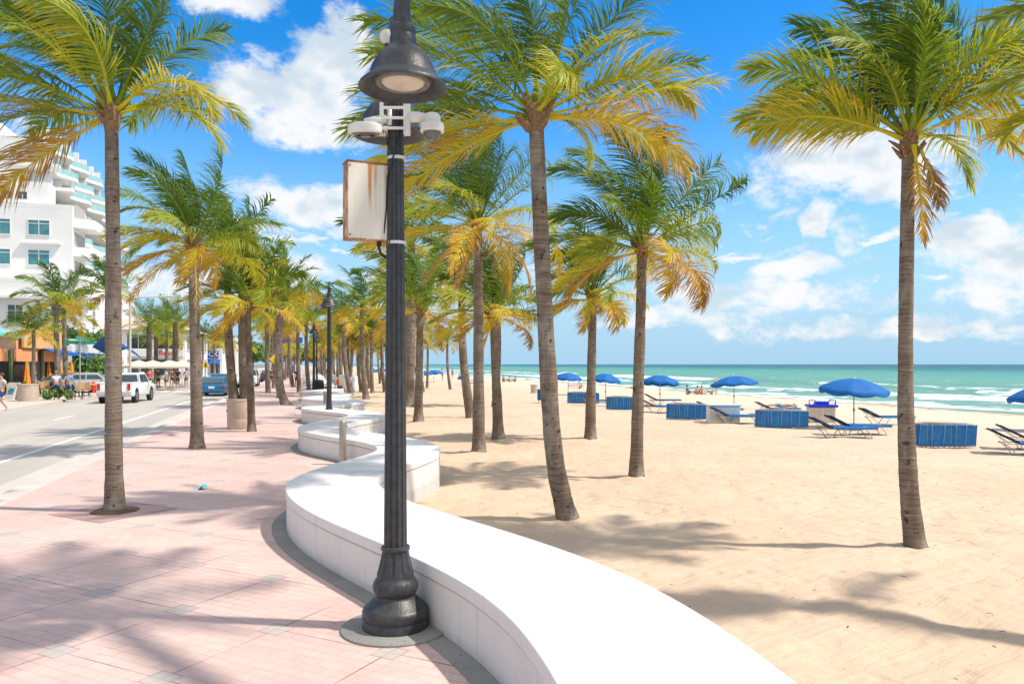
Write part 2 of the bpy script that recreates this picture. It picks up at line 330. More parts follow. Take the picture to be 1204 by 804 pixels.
# ------------------------------------------------------------------ mesh helpers
class MB:
    def __init__(s): s.v = []; s.f = []; s.mi = []; s.c = []; s.m = 0
    def vert(s, p, c=None): s.v.append(tuple(p)); s.c.append(c or (1, 1, 1)); return len(s.v)-1
    def face(s, ids): s.f.append(tuple(ids)); s.mi.append(s.m)
    def box(s, c, d, rot=0, M=None, bev=0):
        cx, cy, cz = c; dx, dy, dz = d[0]/2, d[1]/2, d[2]/2; r = math.cos(rot), math.sin(rot)
        ids = []
        for x, y, z in ((-1,-1,-1),(1,-1,-1),(1,1,-1),(-1,1,-1),(-1,-1,1),(1,-1,1),(1,1,1),(-1,1,1)):
            p = Vector((x*dx, y*dy, z*dz)); p = Vector((p.x*r[0]-p.y*r[1], p.x*r[1]+p.y*r[0], p.z))
            p += Vector((cx, cy, cz))
            if M: p = M @ p
            ids.append(s.vert(p))
        for q in ((3,2,1,0),(4,5,6,7),(0,1,5,4),(1,2,6,5),(2,3,7,6),(3,0,4,7)): s.face([ids[i] for i in q])
    def ring(s, c, r, n, ax=(0,0,1), mod=None, up=None):
        a = Vector(ax).normalized(); u = a.orthogonal().normalized() if up is None else (Vector(up)-a*a.dot(Vector(up))).normalized()
        if abs(a.z) > .95 and up is None: u = (Vector((1,0,0))-a*a.x).normalized()
        w = a.cross(u); c = Vector(c); ids = []
        for i in range(n):
            t = 2*math.pi*i/n; rr = r*(mod(t) if mod else 1)
            ids.append(s.vert(c+(u*math.cos(t)+w*math.sin(t))*rr))
        return ids
    def bridge(s, a, b):
        n = len(a)
        for i in range(n): s.face((a[i], a[(i+1)%n], b[(i+1)%n], b[i]))
    def lathe(s, prof, n=24, c=(0,0,0), mod=None, cap=True, M=None):
        prev = None; first = len(s.v)
        for k, (r, z) in enumerate(prof):
            ids = s.ring((c[0], c[1], c[2]+z), max(r, .0005), n, mod=(lambda t, z=z: mod(t, z)) if mod else None)
            if prev: s.bridge(prev, ids)
            elif cap: s.face(ids[::-1])
            prev = ids
        if cap: s.face(prev)
        if M:
            for i in range(first, len(s.v)): s.v[i] = tuple(M @ Vector(s.v[i]))
    def tube(s, pts, r, n=8, cap=True):
        pts = [Vector(p) for p in pts]; prev = None; up = None
        for i, p in enumerate(pts):
            d = (pts[min(i+1, len(pts)-1)]-pts[max(i-1, 0)])
            if d.length < 1e-7: d = Vector((0,0,1))
            d.normalize()
            if up is None: up = d.orthogonal()
            up = (up-d*up.dot(d)).normalized()
            rr = r[i] if isinstance(r, (list, tuple)) else r
            ids = s.ring(p, rr, n, d, up=up)
            if prev: s.bridge(prev, ids)
            elif cap: s.face(ids[::-1])
            prev = ids
        if cap: s.face(prev)
    def grid(s, rows):
        ids = [[s.vert(p) for p in row] for row in rows]
        for a, b in zip(ids, ids[1:]):
            for i in range(len(a)-1): s.face((a[i], a[i+1], b[i+1], b[i]))
    def prism(s, poly, z0, z1):
        a = [s.vert((x, y, z0)) for x, y in poly]; b = [s.vert((x, y, z1)) for x, y in poly]
        s.face(a[::-1]); s.face(b); s.bridge(a, b)
    def sphere(s, c, r, n=12, m=8, sc=(1,1,1)):
        c = Vector(c); prev = None
        top = s.vert(c+Vector((0,0,-r*sc[2])))
        for j in range(1, m):
            ph = math.pi*j/m; ids = [s.vert(c+Vector((r*sc[0]*math.sin(ph)*math.cos(2*math.pi*i/n), r*sc[1]*math.sin(ph)*math.sin(2*math.pi*i/n), -r*sc[2]*math.cos(ph)))) for i in range(n)]
            if prev: s.bridge(prev, ids)
            else:
                for i in range(n): s.face((top, ids[(i+1)%n], ids[i]))
            prev = ids
        b = s.vert(c+Vector((0,0,r*sc[2])))
        for i in range(n): s.face((b, prev[i], prev[(i+1)%n]))
    def mesh(s, name, mats, smooth=False, col=False, auto=None):
        me = bpy.data.meshes.new(name); me.from_pydata(s.v, [], s.f)
        for m in (mats if isinstance(mats, (list, tuple)) else [mats]): me.materials.append(m)
        if any(s.mi): me.polygons.foreach_set('material_index', s.mi)
        if smooth: me.polygons.foreach_set('use_smooth', [True]*len(s.f))
        if col:
            at_ = me.color_attributes.new('Col', 'FLOAT_COLOR', 'POINT')
            at_.data.foreach_set('color', [x for c in s.c for x in (c[0], c[1], c[2], 1)])
        me.update()
        if auto is not None:
            bm = bmesh.new(); bm.from_mesh(me)
            bmesh.ops.recalc_face_normals(bm, faces=bm.faces)
            for e in bm.edges:
                if len(e.link_faces) == 2 and e.calc_face_angle(0) > auto: e.smooth = False
            for f in bm.faces: f.smooth = True
            bm.to_mesh(me); bm.free()
        return me
    def build(s, name, mats, parent=None, smooth=False, col=False, auto=None, bevel=0):
        me = s.mesh(name, mats, smooth, col, auto); return link(name, me, parent, bevel)
def link(name, me, parent=None, bevel=0):
    o = bpy.data.objects.new(name, me); COL.objects.link(o)
    if parent is not None: o.parent = parent
    if bevel:
        b = o.modifiers.new('bevel', 'BEVEL'); b.width = bevel; b.segments = 2; b.limit_method = 'ANGLE'; b.angle_limit = R(40)
    return o
def tag(o, label=None, cat=None, group=None, kind=None):
    if label: o['label'] = label
    if cat: o['category'] = cat
    if group: o['group'] = group
    if kind: o['kind'] = kind
    return o
def empty(name, loc, rz=0, label=None, cat=None, group=None, scale=1):
    o = bpy.data.objects.new(name, None); COL.objects.link(o); o.location = loc; o.rotation_euler = (0, 0, rz); o.empty_display_size = .2
    o.scale = (scale,)*3
    return tag(o, label, cat, group)
def kids(o): return [c for c in bpy.data.objects if c.parent == o]
TREE = {}
def copy_tree(o, loc=None, rz=None, label=None, group=None, scale=None):
    c = o.copy(); COL.objects.link(c)
    if loc is not None: c.location = loc
    if rz is not None: c.rotation_euler = (0, 0, rz)
    if scale: c.scale = (scale,)*3
    if label: c['label'] = label
    if group: c['group'] = group
    for k in kids(o):
        d = k.copy(); COL.objects.link(d); d.parent = c
        for q in kids(k):
            e = q.copy(); COL.objects.link(e); e.parent = d
    return c
def glines(a, b, step, grow=1.0, after=None, mx=1e9):
    out = [a]; st = step
    while out[-1] < b:
        if after is None or out[-1] > after: st = min(st*grow, mx)
        out.append(min(out[-1]+st, b))
    return out
# ================================================================== SETTING
# promenade (stamped concrete), from the kerb to the middle of the bench
tl = glines(-12, 700, .25, 1.05, 60, 20)
m = MB(); m.grid([[ST(s_, t, 0) for s_ in (-4.35, -2, 0, cl(t))] for t in tl])
tag(m.build('promenade', PROM), kind='structure')
# grey gutter strip along the bench, kerb strip along the road
def cnorm(t):
    d = (cl(t+.02)-cl(t-.02))/.04; n = math.hypot(1, d); return (1/n, -d/n)     # unit normal in (s,t), towards the sea
def off(t, o):
    n = cnorm(t); return cl(t)+n[0]*o, t+n[1]*o
tb = glines(-7, 125, .1, 1.03, 40, .4)
m = MB(); m.grid([[ST(*off(t, o), .004) for o in (-.77, -.55)] for t in tb])
tag(m.build('gutter_strip', GUT), kind='structure')
m = MB(); ml = glines(-12, 700, 2, 1.05, 60, 20)
m.grid([[ST(s_, t, z) for s_, z in ((-4.34, 0), (-4.36, .002), (-4.74, .0), (-4.78, -.03), (-4.79, -.2))] for t in ml])
tag(m.build('kerb', KERB), kind='structure')
m = MB(); m.grid([[ST(s_, t, -.12) for s_ in (-13.9, -10, -4.7)] for t in glines(-30, 900, 5)])
tag(m.build('road', ROAD), kind='structure')
GUTR = mat_conc('road_gutter_concrete', (.50, .45, .40), (.58, .52, .47))
m = MB(); m.grid([[ST(s_, t, -.116) for s_ in (-5.35, -4.78)] for t in glines(-30, 700, 8)])
tag(m.build('road_gutter', GUTR), kind='structure')
PAINT = mat('road_paint', (.72, .72, .70), .6, .12, 3)
m = MB(); m.grid([[ST(s_, t, -.115) for s_ in (-6.68, -6.53)] for t in glines(-20, 700, 8)])
t = -20
while t < 500:
    m.grid([[ST(s_, tt, -.115) for s_ in (-9.65, -9.52)] for tt in (t, t+3)]); t += 9
tag(m.build('lane_markings', PAINT), kind='structure')
m = MB()
for k in range(8): m.grid([[ST(s_, tt, -.114) for s_ in (-13.1+k, -12.6+k)] for tt in (66, 69)])
tag(m.build('crosswalk_markings', PAINT), kind='structure')
m = MB(); m.grid([[ST(s_, t, z) for s_, z in ((-21.5, .02), (-13.95, .01), (-13.62, .012), (-13.58, -.02), (-13.57, -.2))] for t in glines(-30, 700, 8)])
tag(m.build('sidewalk', WALK), kind='structure')
INL = mat_conc('inland_ground', (.20, .18, .15), (.28, .25, .20))
m = MB(); m.grid([[ST(s_, t, .0) for s_ in (-3000, -400, -21.3)] for t in (-200, 300, 4000)])
tag(m.build('ground', INL), kind='structure')
# beach: one sheet from the bench to below the water, really uneven near the camera
sg = glines(0, 70, .11, 1.06, 11, 1.5); tg = glines(-8, 900, .12, 1.035, 17, 14)
bases = [GB(*q) for q in ((670, 611), (1078, 644), (748, 561), (563, 533), (694, 517), (586, 516), (492, 496))]
rows = []
for t in tg:
    row = []; c0 = cl(t)
    for sig in sg:
        s_ = c0+sig/3*(3.5-c0) if sig < 3 else 3.5+(sig-3)
        z = sand_z(s_); P = ST(s_, t)
        if s_ < 44 and t < 60:
            a = min(1, sig/1.2)
            z += a*(.045*(mnoise.noise((P.x*.9, P.y*.9, 1))) + .03*mnoise.noise((P.x*2.7, P.y*2.7, 5)) - .035*max(0, mnoise.noise((P.x*4.2, P.y*4.2, 9))-.12))
            z += a*.03*mnoise.noise((P.x*.35, P.y*.35, 3))
        if s_ < 30 and t < 60:
            for b_ in bases:
                dx, dy = P.x-b_.x, P.y-b_.y; d2 = dx*dx+dy*dy
                if d2 < 1.5: z += (.06+.05*mnoise.noise((P.x*6, P.y*6, 2)))*math.exp(-d2/.16)
        row.append((P.x, P.y, z))
    rows.append(row)
m = MB(); m.grid(rows); tag(m.build('beach_sand', SAND, smooth=True), kind='structure')
# sea: swell and two lines of breakers as real relief
ssea = glines(44.5, 130, .7, 1.0)+glines(132, 9000, 4, 1.12)[1:]
tsea = glines(-60, 260, 1.6)+glines(264, 9000, 6, 1.12)[1:]
rows = []
for t in tsea:
    row = []
    for s_ in ssea:
        P = ST(s_, t); z = SEA
        if s_ < 140 and t < 262:
            w = s_+13*mnoise.noise((t*.035, 0, 7.7))
            z += .05*mnoise.noise((s_*.35, t*.12, 2))+.05*mnoise.noise((s_*.12, t*.05, 4))
            for b, h in ((59, .28), (78, .5), (98, .22)):
                d = (w-b)/(1.3 if w < b else 3.2); z += h*math.exp(-d*d)*(.45+.9*max(0, .5+mnoise.noise((t*.06, b, 1))))
        row.append((P.x, P.y, z))
    rows.append(row)
m = MB(); m.grid(rows); tag(m.build('sea', SEAM, smooth=True), kind='structure')

# darker square pits round the promenade palms are made with the palms

# ================================================================== BENCH
bench = empty('curved_bench', ST(1, 2, 0), 0, 'long white serpentine concrete bench winding between the pink promenade and the sand', 'bench')
BINV = Matrix.Translation(-bench.location)
def sweep(prof_r, name, matl, tlist, auto=R(35)):
    m = MB(); n = len(prof_r); prev = None
    for t, dd in tlist:
        ids = []
        for o, z in prof_r:
            s_, t2 = off(t, o-(dd if o > 0 else -dd)); ids.append(m.vert(BINV @ ST(s_, t2, z)))
        if prev: m.bridge(prev, ids)
        else: m.face(ids)
        prev = ids
    m.face(prev[::-1]); return m.build(name, matl, bench, auto=auto)
hw = .60
capp = [(-hw, .395), (-hw, .485), (-hw+.004, .494), (-hw+.014, .5), (0, .503), (hw-.014, .5), (hw-.004, .494), (hw, .485), (hw, .395)]
basep = [(-hw+.012, -.35), (-hw+.012, .372), (-hw+.02, .38), (hw-.02, .38), (hw-.012, .372), (hw-.012, -.35)]
midp = [(-hw+.05, .37), (-hw+.05, .40), (hw-.05, .40), (hw-.05, .37)]
plain = [(t, 0) for t in tb]
def jointed(step, depth, lim=60, start=-6.3):
    out = list(plain); j = start
    js = []
    while j < lim: js.append(j); j += step
    out = [p for p in out if all(abs(p[0]-j) > .02 for j in js)]
    for j in js: out += [(j-.006, 0), (j-.004, depth), (j+.004, depth), (j+.006, 0)]
    return sorted(out)
sweep(capp, 'seat_cap', BENCH, jointed(2.6, .0015, 70, -5.1)); sweep(basep, 'base_wall', BENCH, jointed(1.3, .006)); 
sweep(midp, 'shadow_joint', mat('joint_dark', (.05, .045, .04)), plain)

# steel posts set in front of the bench bays
STEEL = mat('brushed_steel', (.42, .36, .31), .38, .15, 12, metal=.75)
def bollard(px, py, h, lab):
    o = empty('bollard', G(px, py), RZ, lab, 'bollard')
    m = MB(); m.lathe([(.075, 0), (.075, h-.09), (.07, h-.04), (.05, h-.01), (.012, h)], 20); m.build('post', STEEL, o, auto=R(40))
    m = MB(); m.lathe([(.10, 0), (.10, .012), (.078, .02)], 20); m.build('foot_plate', STEEL, o, auto=R(40))
bollard(403, 546, .93, 'steel bollard standing on the promenade against the nearest bend of the white bench')
bollard(382, 486, .93, 'slim far steel bollard beside the second lamp post')

# ================================================================== LAMP POSTS
IRON = mat('black_iron', (.038, .039, .042), .42, .35, 18, bump=.15, bscale=60, spec=.5)
LENS = mat('lamp_lens', (.62, .56, .44), .35, .1)
RIM = mat('dusty_iron', (.16, .155, .15), .55, .3, 14)
def make_lamp(label):
    o = empty('street_lamp', (0, 0, 0), 0, label, 'street lamp')
    flute = lambda t, z: 1.0+(.045*math.cos(12*t) if .35 < 1 else 0)
    m = MB()
    def bmod(t, z):
        if .44 < z < .62: return 1+.035*(1 if math.cos(12*t) > -.55 else -1.2)
        if .31 < z < .37: return 1+.02*math.cos(20*t)
        return 1
    m.lathe([(.262, 0), (.262, .075), (.255, .09), (.262, .10), (.262, .15), (.25, .175), (.235, .185), (.20, .22), (.172, .25), (.16, .262), (.158, .275), (.166, .285), (.176, .31), (.179, .335), (.175, .365), (.163, .39), (.150, .405), (.146, .42), (.140, .445), (.130, .48), (.118, .53), (.107, .58), (.101, .615), (.112, .625), (.116, .64), (.11, .655), (.098, .66)], 96, mod=bmod)
    m.build('base', IRON, o, auto=R(38))
    m = MB(); n = 60
    m.lathe([(.092-.030*k/30, .655+(4.25-.655)*k/30) for k in range(31)], 96, mod=lambda t, z: 1-.13*max(0, math.cos(12*t))**.6)
    m.lathe([(.062, 4.25), (.075, 4.26), (.075, 4.33), (.06, 4.35), (.05, 4.62), (.062, 4.64), (.062, 4.7), (.03, 4.76), (.012, 4.84)], 32)
    m.build('pole', IRON, o, auto=R(50))
    for sy in (-1, 1):
        m = MB(); P = []
        for k in range(13):
            a = math.pi*k/12; P.append((0, sy*(.29-.29*math.cos(a)), 4.62+.30*math.sin(a)))
        P = P[:-1]+[(0, sy*.58, 4.60)]
        m.tube(P, .028, 12); 
        m.tube([(0, sy*.05, 4.45), (0, sy*.22, 4.55), (0, sy*.3, 4.72), (0, sy*.2, 4.8)], .014, 8)
        m.lathe([(.0, 4.93), (.018, 4.94), (.028, 4.965), (.014, 4.99), (0, 5.0)], 12, (0, sy*.29, 0))
        m.build('arm', IRON, o, auto=R(40))
        m = MB()
        prof = [(.004, 4.76), (.052, 4.755), (.056, 4.73), (.052, 4.70), (.055, 4.56), (.07, 4.55), (.088, 4.53), (.094, 4.50), (.088, 4.47), (.095, 4.455), (.098, 4.40), (.115, 4.375), (.15, 4.35), (.19, 4.305), (.225, 4.24), (.243, 4.18), (.252, 4.165), (.31, 4.115), (.318, 4.10), (.318, 4.088), (.30, 4.092), (.235, 4.13), (.225, 4.14), (.21, 4.15)]
        m.lathe(prof[::-1], 48, (0, sy*.58, 0)); sh = m.build('lamp_shade', IRON, o, auto=R(30))
        m = MB(); m.lathe([(0.002, 4.098), (.07, 4.10), (.13, 4.112), (.158, 4.13), (.16, 4.152)], 36, (0, sy*.58, 0)); m.build('lens', LENS, sh, smooth=True)
        m = MB(); m.lathe([(.16, 4.13), (.172, 4.118), (.19, 4.118), (.20, 4.135), (.2, 4.15)], 40, (0, sy*.58, 0), cap=False); m.build('lens_ring', RIM, sh, smooth=True)
    return o
LP1 = G(465, 738)
lamp = make_lamp('tall fluted black street lamp nearest the camera carrying cameras and a rusty box'); lamp.location = LP1; lamp.rotation_euler = (0, 0, R(14))
m = MB(); m.lathe([(.43, 0), (.43, .016), (.425, .02)], 64); ft = m.build('footing', GUT, lamp, auto=R(40))
for (px, py, lab) in ((387, 498, 'fluted black street lamp on the promenade beside the second bend of the bench'), (369, 466, 'third black street lamp beside the black litter bin'), (372.5, 455, 'far black street lamp just behind the third one')):
    copy_tree(lamp, G(px, py), R(14), lab)
# things fixed to the first lamp
WPL = mat('white_plastic', (.72, .71, .66), .45, .08, 9)
def rustbox():
    g = NT('rusty_white_paint'); co = g.n.new('ShaderNodeTexCoord').outputs['Object']; sp = g.node('ShaderNodeSeparateXYZ', {0: co}).outputs
    st = g.noise(g.scale(co, (22, 22, .8)), 1, 5, .6)
    top = g.map(sp[2], .0, .3); edge = g.math('MAXIMUM', g.map(g.math('ABSOLUTE', sp[0]), .152, .17), g.map(g.math('ABSOLUTE', sp[2]), .285, .30))
    mid = g.map(g.math('ABSOLUTE', g.math('SUBTRACT', sp[0], .03)), .09, .01)
    r = g.map(g.math('ADD', st, g.math('ADD', g.math('MULTIPLY', g.math('MULTIPLY', mid, g.map(sp[2], -.25, .3, .4, 1)), .22), g.math('MULTIPLY', edge, .2))), .55, .78)
    c = g.mix(g.noise(co, 3, 4), (.66, .62, .53, 1), (.74, .71, .63, 1))
    c = g.mix(r, c, (.50, .22, .07, 1)); c = g.mix(g.math('MULTIPLY', g.map(edge, .3, 1, 0, .75), g.map(g.noise(co, 9, 3), .4, .55)), c, (.25, .09, .03, 1)); g.base(c, .6, .3); return g.m
bx = at(431, 239, LP1.y-.02)
box = empty('utility_box', bx, R(24), 'white rust streaked metal box strapped to the nearest lamp post', 'utility box')
m = MB(); m.box((0, 0, 0), (.345, .16, .60)); m.build('cabinet', rustbox(), box, bevel=.006)
m = MB(); m.box((.185, .03, 0), (.022, .05, .66)); m.box((.2, .03, .25), (.05, .04, .04)); m.box((.2, .03, -.25), (.05, .04, .04)); m.build('mounting_bracket', mat('galvanised', (.40, .38, .35), .5, .2, metal=.4), box)
m = MB(); m.box((.0, -.0, .305), (.35, .165, .012)); m.build('lid', mat('rust', (.27, .12, .05), .8, .3, 20), box)
m = MB()
for sx in (-.15, .15):
    for sz in (-.27, .27): m.sphere((sx, -.082, sz), .008, 8, 6)
m.build('bolts', mat('rust', (.27, .12, .05)), box)
m = MB(); m.tube([(.10, 0, -.30), (.10, 0, -.35), (.115, .0, -.40), (.16, .0, -.425), (.22, .0, -.42)], .011, 8); m.lathe([(.02, -.335), (.02, -.30)], 10, (.10, 0, 0)); m.build('cable', mat('black_rubber', (.03, .03, .03), .6), box)
def strap(py, lab):
    o = MB(); o.lathe([(.073, -.012), (.077, -.012), (.077, .012), (.073, .012)], 32); b = o.build('metal_strap', mat('strap_steel', (.62, .61, .58), .4, .1, metal=.5), None, auto=R(40))
    b.location = at(466.5, py, LP1.y); tag(b, lab, 'strap')
o = empty('camera_cable', at(467, 143, LP1.y), 0, 'thin black cable running down the lamp pole from the cameras to the box', 'cable')
m = MB(); m.tube([(.06, -.075, .02), (.05, -.085, -.15), (-.02, -.08, -.3), (-.07, -.05, -.45), (-.08, -.04, -.7), (-.1, -.04, -.9)], .007, 6); m.tube([(-.2, -.06, -.03), (-.14, -.07, -.12), (-.08, -.07, -.1), (-.07, -.06, -.2)], .006, 6); m.build('cable', mat('black_rubber', (.03, .03, .03), .6), o, smooth=True)
strap(187, 'bright metal strap round the lamp post above the rusty box'); strap(286, 'bright metal strap round the lamp post below the rusty box')
# bracket with dome camera (right) and ring-shaped unit (left)
camz = at(467, 143, LP1.y)
o = empty('security_camera', camz, 0, 'white dome security camera on an arm right of the nearest lamp pole', 'security camera')
m = MB(); m.box((-.115, -.055, 0), (.03, .03, .26)); m.box((.115-.03, -.055, 0), (.05, .06, .25))
for z in (-.08, .0, .08): m.box((-.02, -.088, z), (.17, .014, .022))
m.build('mounting_bracket', WPL, o, bevel=.004)
m = MB(); m.tube([(.10, -.05, .02), (.18, -.06, .015), (.27, -.06, .0)], [.045, .04, .035], 14); m.build('arm', WPL, o, smooth=True)
m = MB(); m.lathe([(.0, .045), (.05, .04), (.065, .02), (.068, -.03), (.092, -.04), (.094, -.10), (.082, -.105)][::-1], 28, (.285, -.06, 0)); m.build('housing', WPL, o, auto=R(35))
m = MB(); m.sphere((.285, -.06, -.105), .072, 20, 12); m.build('dome', mat('smoked_dome', (.10, .10, .10), .08, .3, 5, spec=.9), o, smooth=True)
o = empty('security_camera', camz, 0, 'flat ring shaped white camera unit left of the nearest lamp pole', 'security camera')
m = MB(); m.tube([(-.075, -.055, .0), (-.17, -.06, -.01), (-.25, -.06, -.02)], [.035, .03, .025], 12); m.tube([(-.05, -.055, -.05), (-.05, -.055, .08)], .02, 8); m.build('arm', WPL, o, smooth=True)
Mt = Matrix.Translation((-.24, -.06, -.08)) @ Matrix.Rotation(R(8), 4, 'X')
m = MB(); m.lathe([(.10, .045), (.13, .03), (.14, 0), (.138, -.03), (.125, -.04), (.11, -.035)][::-1], 32, M=Mt); m.build('housing', WPL, o, auto=R(35))
m = MB(); m.lathe([(.11, -.03), (.107, -.04), (.085, -.055), (.08, -.045)], 32, M=Mt, cap=False); m.lathe([(.045, -.03), (.04, -.06), (.01, -.065)], 20, M=Mt); m.lathe([(.105, -.036), (.106, -.03)], 20, M=Mt); m.build('camera_eyes', mat('smoked_ring', (.16, .15, .15), .25, .3, 9), o, auto=R(35))
o = empty('sensor_globe', at(455, 52, LP1.y-.1), 0, 'small white globe on a black stem beside the top of the nearest lamp', 'sensor')
m = MB(); m.sphere((0, 0, .055), .058, 20, 12); m.build('globe', WPL, o, smooth=True)
m = MB(); m.lathe([(.012, -.12), (.012, -.03), (.022, -.02), (.02, .0)], 12); m.tube([(0, 0, -.1), (.04, .05, -.14), (.1, .1, -.16)], .012, 8); m.build('stem', IRON, o, auto=R(40))
# ================================================================== PALMS
PAL = [(0.0, (.065, .135, .02)), (.22, (.13, .215, .022)), (.42, (.26, .33, .025)), (.6, (.50, .46, .03)), (.75, (.66, .48, .04)), (.87, (.58, .33, .06)), (.95, (.34, .17, .06)), (1.1, (.36, .24, .14)), (1.3, (.42, .33, .24))]
def pcol(a):
    a = max(0, min(1.3, a))
    for (x0, c0), (x1, c1) in zip(PAL, PAL[1:]):
        if a <= x1:
            k = (a-x0)/(x1-x0); return tuple(lerp(p, q, k) for p, q in zip(c0, c1))
    return PAL[-1][1]
WIND = Vector((-1, .10, .06)).normalized()
Zv = Vector((0, 0, 1))
def frond(m, p0, az, el, Ln, age, rg, nl=55, wind=.55, grav=.6, lw=.034, segs=3, droop=.5, rach=6, rk=1.0, wdir=None, ll=1.0):
    """one frond: a bending rachis and two rows of long narrow leaflets"""
    wd = wdir or WIND
    d = Vector((math.cos(az)*math.cos(el), math.sin(az)*math.cos(el), math.sin(el)))
    n = 16; p = Vector(p0); P = [p.copy()]; D = [d.copy()]
    for i in range(n):
        k = (i+1)/n
        d = (d+Vector((0, 0, -1))*grav*.17*k+wd*wind*.13*(k**1.2)).normalized()
        p = p+d*Ln/n; P.append(p.copy()); D.append(d.copy())
    side = D[0].cross(Zv)
    if side.length < .2: side = Vector((math.sin(az), -math.cos(az), 0))
    side.normalize(); sides = []
    tw = rg.uniform(-.11, .11)
    for dd in D:
        side = (side-dd*side.dot(dd)).normalized(); side = (Quaternion(dd, tw) @ side); sides.append(side.copy())
    # rachis
    base = len(m.v); prev = None; rs = rach
    for i in range(n+1):
        k = i/n; r = lerp(.026, .004, k**.7)*rk; ids = []
        c = pcol(min(.68, age*.75+.22)) if k < .5 else pcol(min(.75, age+.12))
        c = tuple(min(.7, x*1.25) for x in c)
        for j in range(rs):
            a = 2*math.pi*j/rs; up = sides[i].cross(D[i]); ids.append(m.vert(P[i]+(sides[i]*math.cos(a)*(1.5 if k < .1 else 1)+up*math.sin(a))*r, c))
        if prev: m.bridge(prev, ids)
        prev = ids
    # leaflets, with torn gaps in the blade
    gaps = [(rg.uniform(.25, .95), rg.uniform(.008, .04)) for _ in range(rg.choice((1, 2, 3, 4)))]
    rag = rg.uniform(.3, 1.0)
    for i in range(nl):
        k = .17+.82*(i+.5)/nl
        x = k*n; i0 = min(n-1, int(x)); fr = x-i0
        pp = P[i0].lerp(P[i0+1], fr); dd = D[i0].lerp(D[i0+1], fr).normalized(); sd = sides[i0].lerp(sides[i0+1], fr).normalized(); up = sd.cross(dd)
        prof = min(1, .45+(k-.17)*3.2)*(1-.62*max(0, (k-.55)/.45)**1.4)
        for sg_ in (-1, 1):
            if rg.random() < .05 or any(abs(k-a)<b_ and rg.random() < .8 for a, b_ in gaps[sg_ > 0::2]): continue
            ln = (Ln*.14+.40)*ll*prof*(rg.uniform(.78, 1.12) if rg.random() > .12*rag else rg.uniform(.3, .7))
            an = lerp(R(68), R(24), k)+rg.uniform(-.16, .16)
            v = dd*math.cos(an)+sd*sg_*math.sin(an)+up*rg.uniform(.05, .35)
            v.normalize(); q = pp.copy(); wv = (dd-v*dd.dot(v)).normalized()
            wv = (wv+up*rg.uniform(-.5, .5)).normalized()
            aa = age+rg.gauss(0, .045)
            row = []
            bend = droop*(rg.uniform(.4, 1.6)+(1.6*rag if rg.random() < .16 else 0))*3/segs
            for j in range(segs+1):
                f = j/segs
                wdt = lw*.5*(.6+1.3*f if f < .3 else 1.0*(1-((f-.3)/.7)**1.2)+.05)
                cc = pcol(aa+.42*max(0, f-.4)*(.5+age)+(.7*(age > .5)*max(0, f-.65)))
                row.append((m.vert(q-wv*wdt, cc), m.vert(q+wv*wdt, cc)))
                if j < segs:
                    v = (v+Vector((0, 0, -1))*bend*(.22+.6*f)+wd*wind*(.30+.5*f)*rg.uniform(.4, 1.4)*3/segs).normalized()
                    q = q+v*ln/segs
                    wv = (wv-v*wv.dot(v)).normalized()
            for a, b in zip(row, row[1:]): m.face((a[0], a[1], b[1], b[0]))
    return m
def trunk_mesh(path, r0, r1, sides=20, step=.03, flare=.7, seed=0, bulge=0):
    """path: list of (x, y, z); ringed trunk with a swollen, scarred foot"""
    pts = [Vector(p) for p in path]; L_ = [0]
    for a, b in zip(pts, pts[1:]): L_.append(L_[-1]+(b-a).length)
    tot = L_[-1]
    def cat(u):
        x = u*(len(pts)-1); i = min(len(pts)-2, int(x)); f = x-i
        p0, p1, p2, p3 = pts[max(0, i-1)], pts[i], pts[i+1], pts[min(len(pts)-1, i+2)]
        return .5*((2*p1)+(p2-p0)*f+(2*p0-5*p1+4*p2-p3)*f*f+(3*p1-p0-3*p2+p3)*f*f*f)
    m = MB(); n = int(tot/step); prev = None; rg = random.Random(seed); ringp = 0; rad_n = [rg.uniform(.95, 1.05) for _ in range(n+2)]
    for i in range(n+1):
        u = i/n; p = cat(u); d = (cat(min(1, u+.01))-cat(max(0, u-.01))).normalized()
        r = lerp(r0, r1, u**.75)*(1+flare*math.exp(-u*tot/.28))
        r *= 1+.014*math.sin(u*tot*2*math.pi/.07+3*math.sin(u*9+seed))+.08*mnoise.noise((u*tot*1.3, seed, 0))+.03*mnoise.noise((u*tot*7, seed, 4))+bulge*math.exp(-((u-.5)/.1)**2)
        ids = []
        uu = Vector((1, 0, 0)); uu = (uu-d*uu.dot(d)).normalized(); w = d.cross(uu)
        for j in range(sides):
            a = 2*math.pi*j/sides
            rr = r*(1+.045*mnoise.noise((math.cos(a)*1.6, math.sin(a)*1.6, u*tot*3+seed))+.34*math.exp(-u*tot/.14)*mnoise.noise((math.cos(a)*3, math.sin(a)*3, seed)))
            ids.append(m.vert(p+(uu*math.cos(a)+w*math.sin(a))*rr))
        if prev: m.bridge(prev, ids)
        prev = ids
    m.face(prev); return m, cat(1.0)
BOOT = mat('palm_boot_fibre', (.25, .15, .08), .9, .4, 30, bump=.6, bscale=60)
def heart(m, seed, sc=1.0):
    rg = random.Random(seed)
    m.lathe([(.10*sc, -.16), (.125*sc, -.05), (.14*sc, .08), (.12*sc, .22), (.06*sc, .38), (.02*sc, .5)], 14)
    for k in range(16):
        a = rg.uniform(0, 6.28); z = rg.uniform(-.15, .2); e = rg.uniform(.5, 1.25)
        d = Vector((math.cos(a)*math.cos(e), math.sin(a)*math.cos(e), math.sin(e))); p = Vector((math.cos(a)*.10*sc, math.sin(a)*.10*sc, z))
        m.tube([p, p+d*.12*sc, p+d*.26*sc], [.05*sc, .035*sc, .012*sc], 5)
WK = 1.0
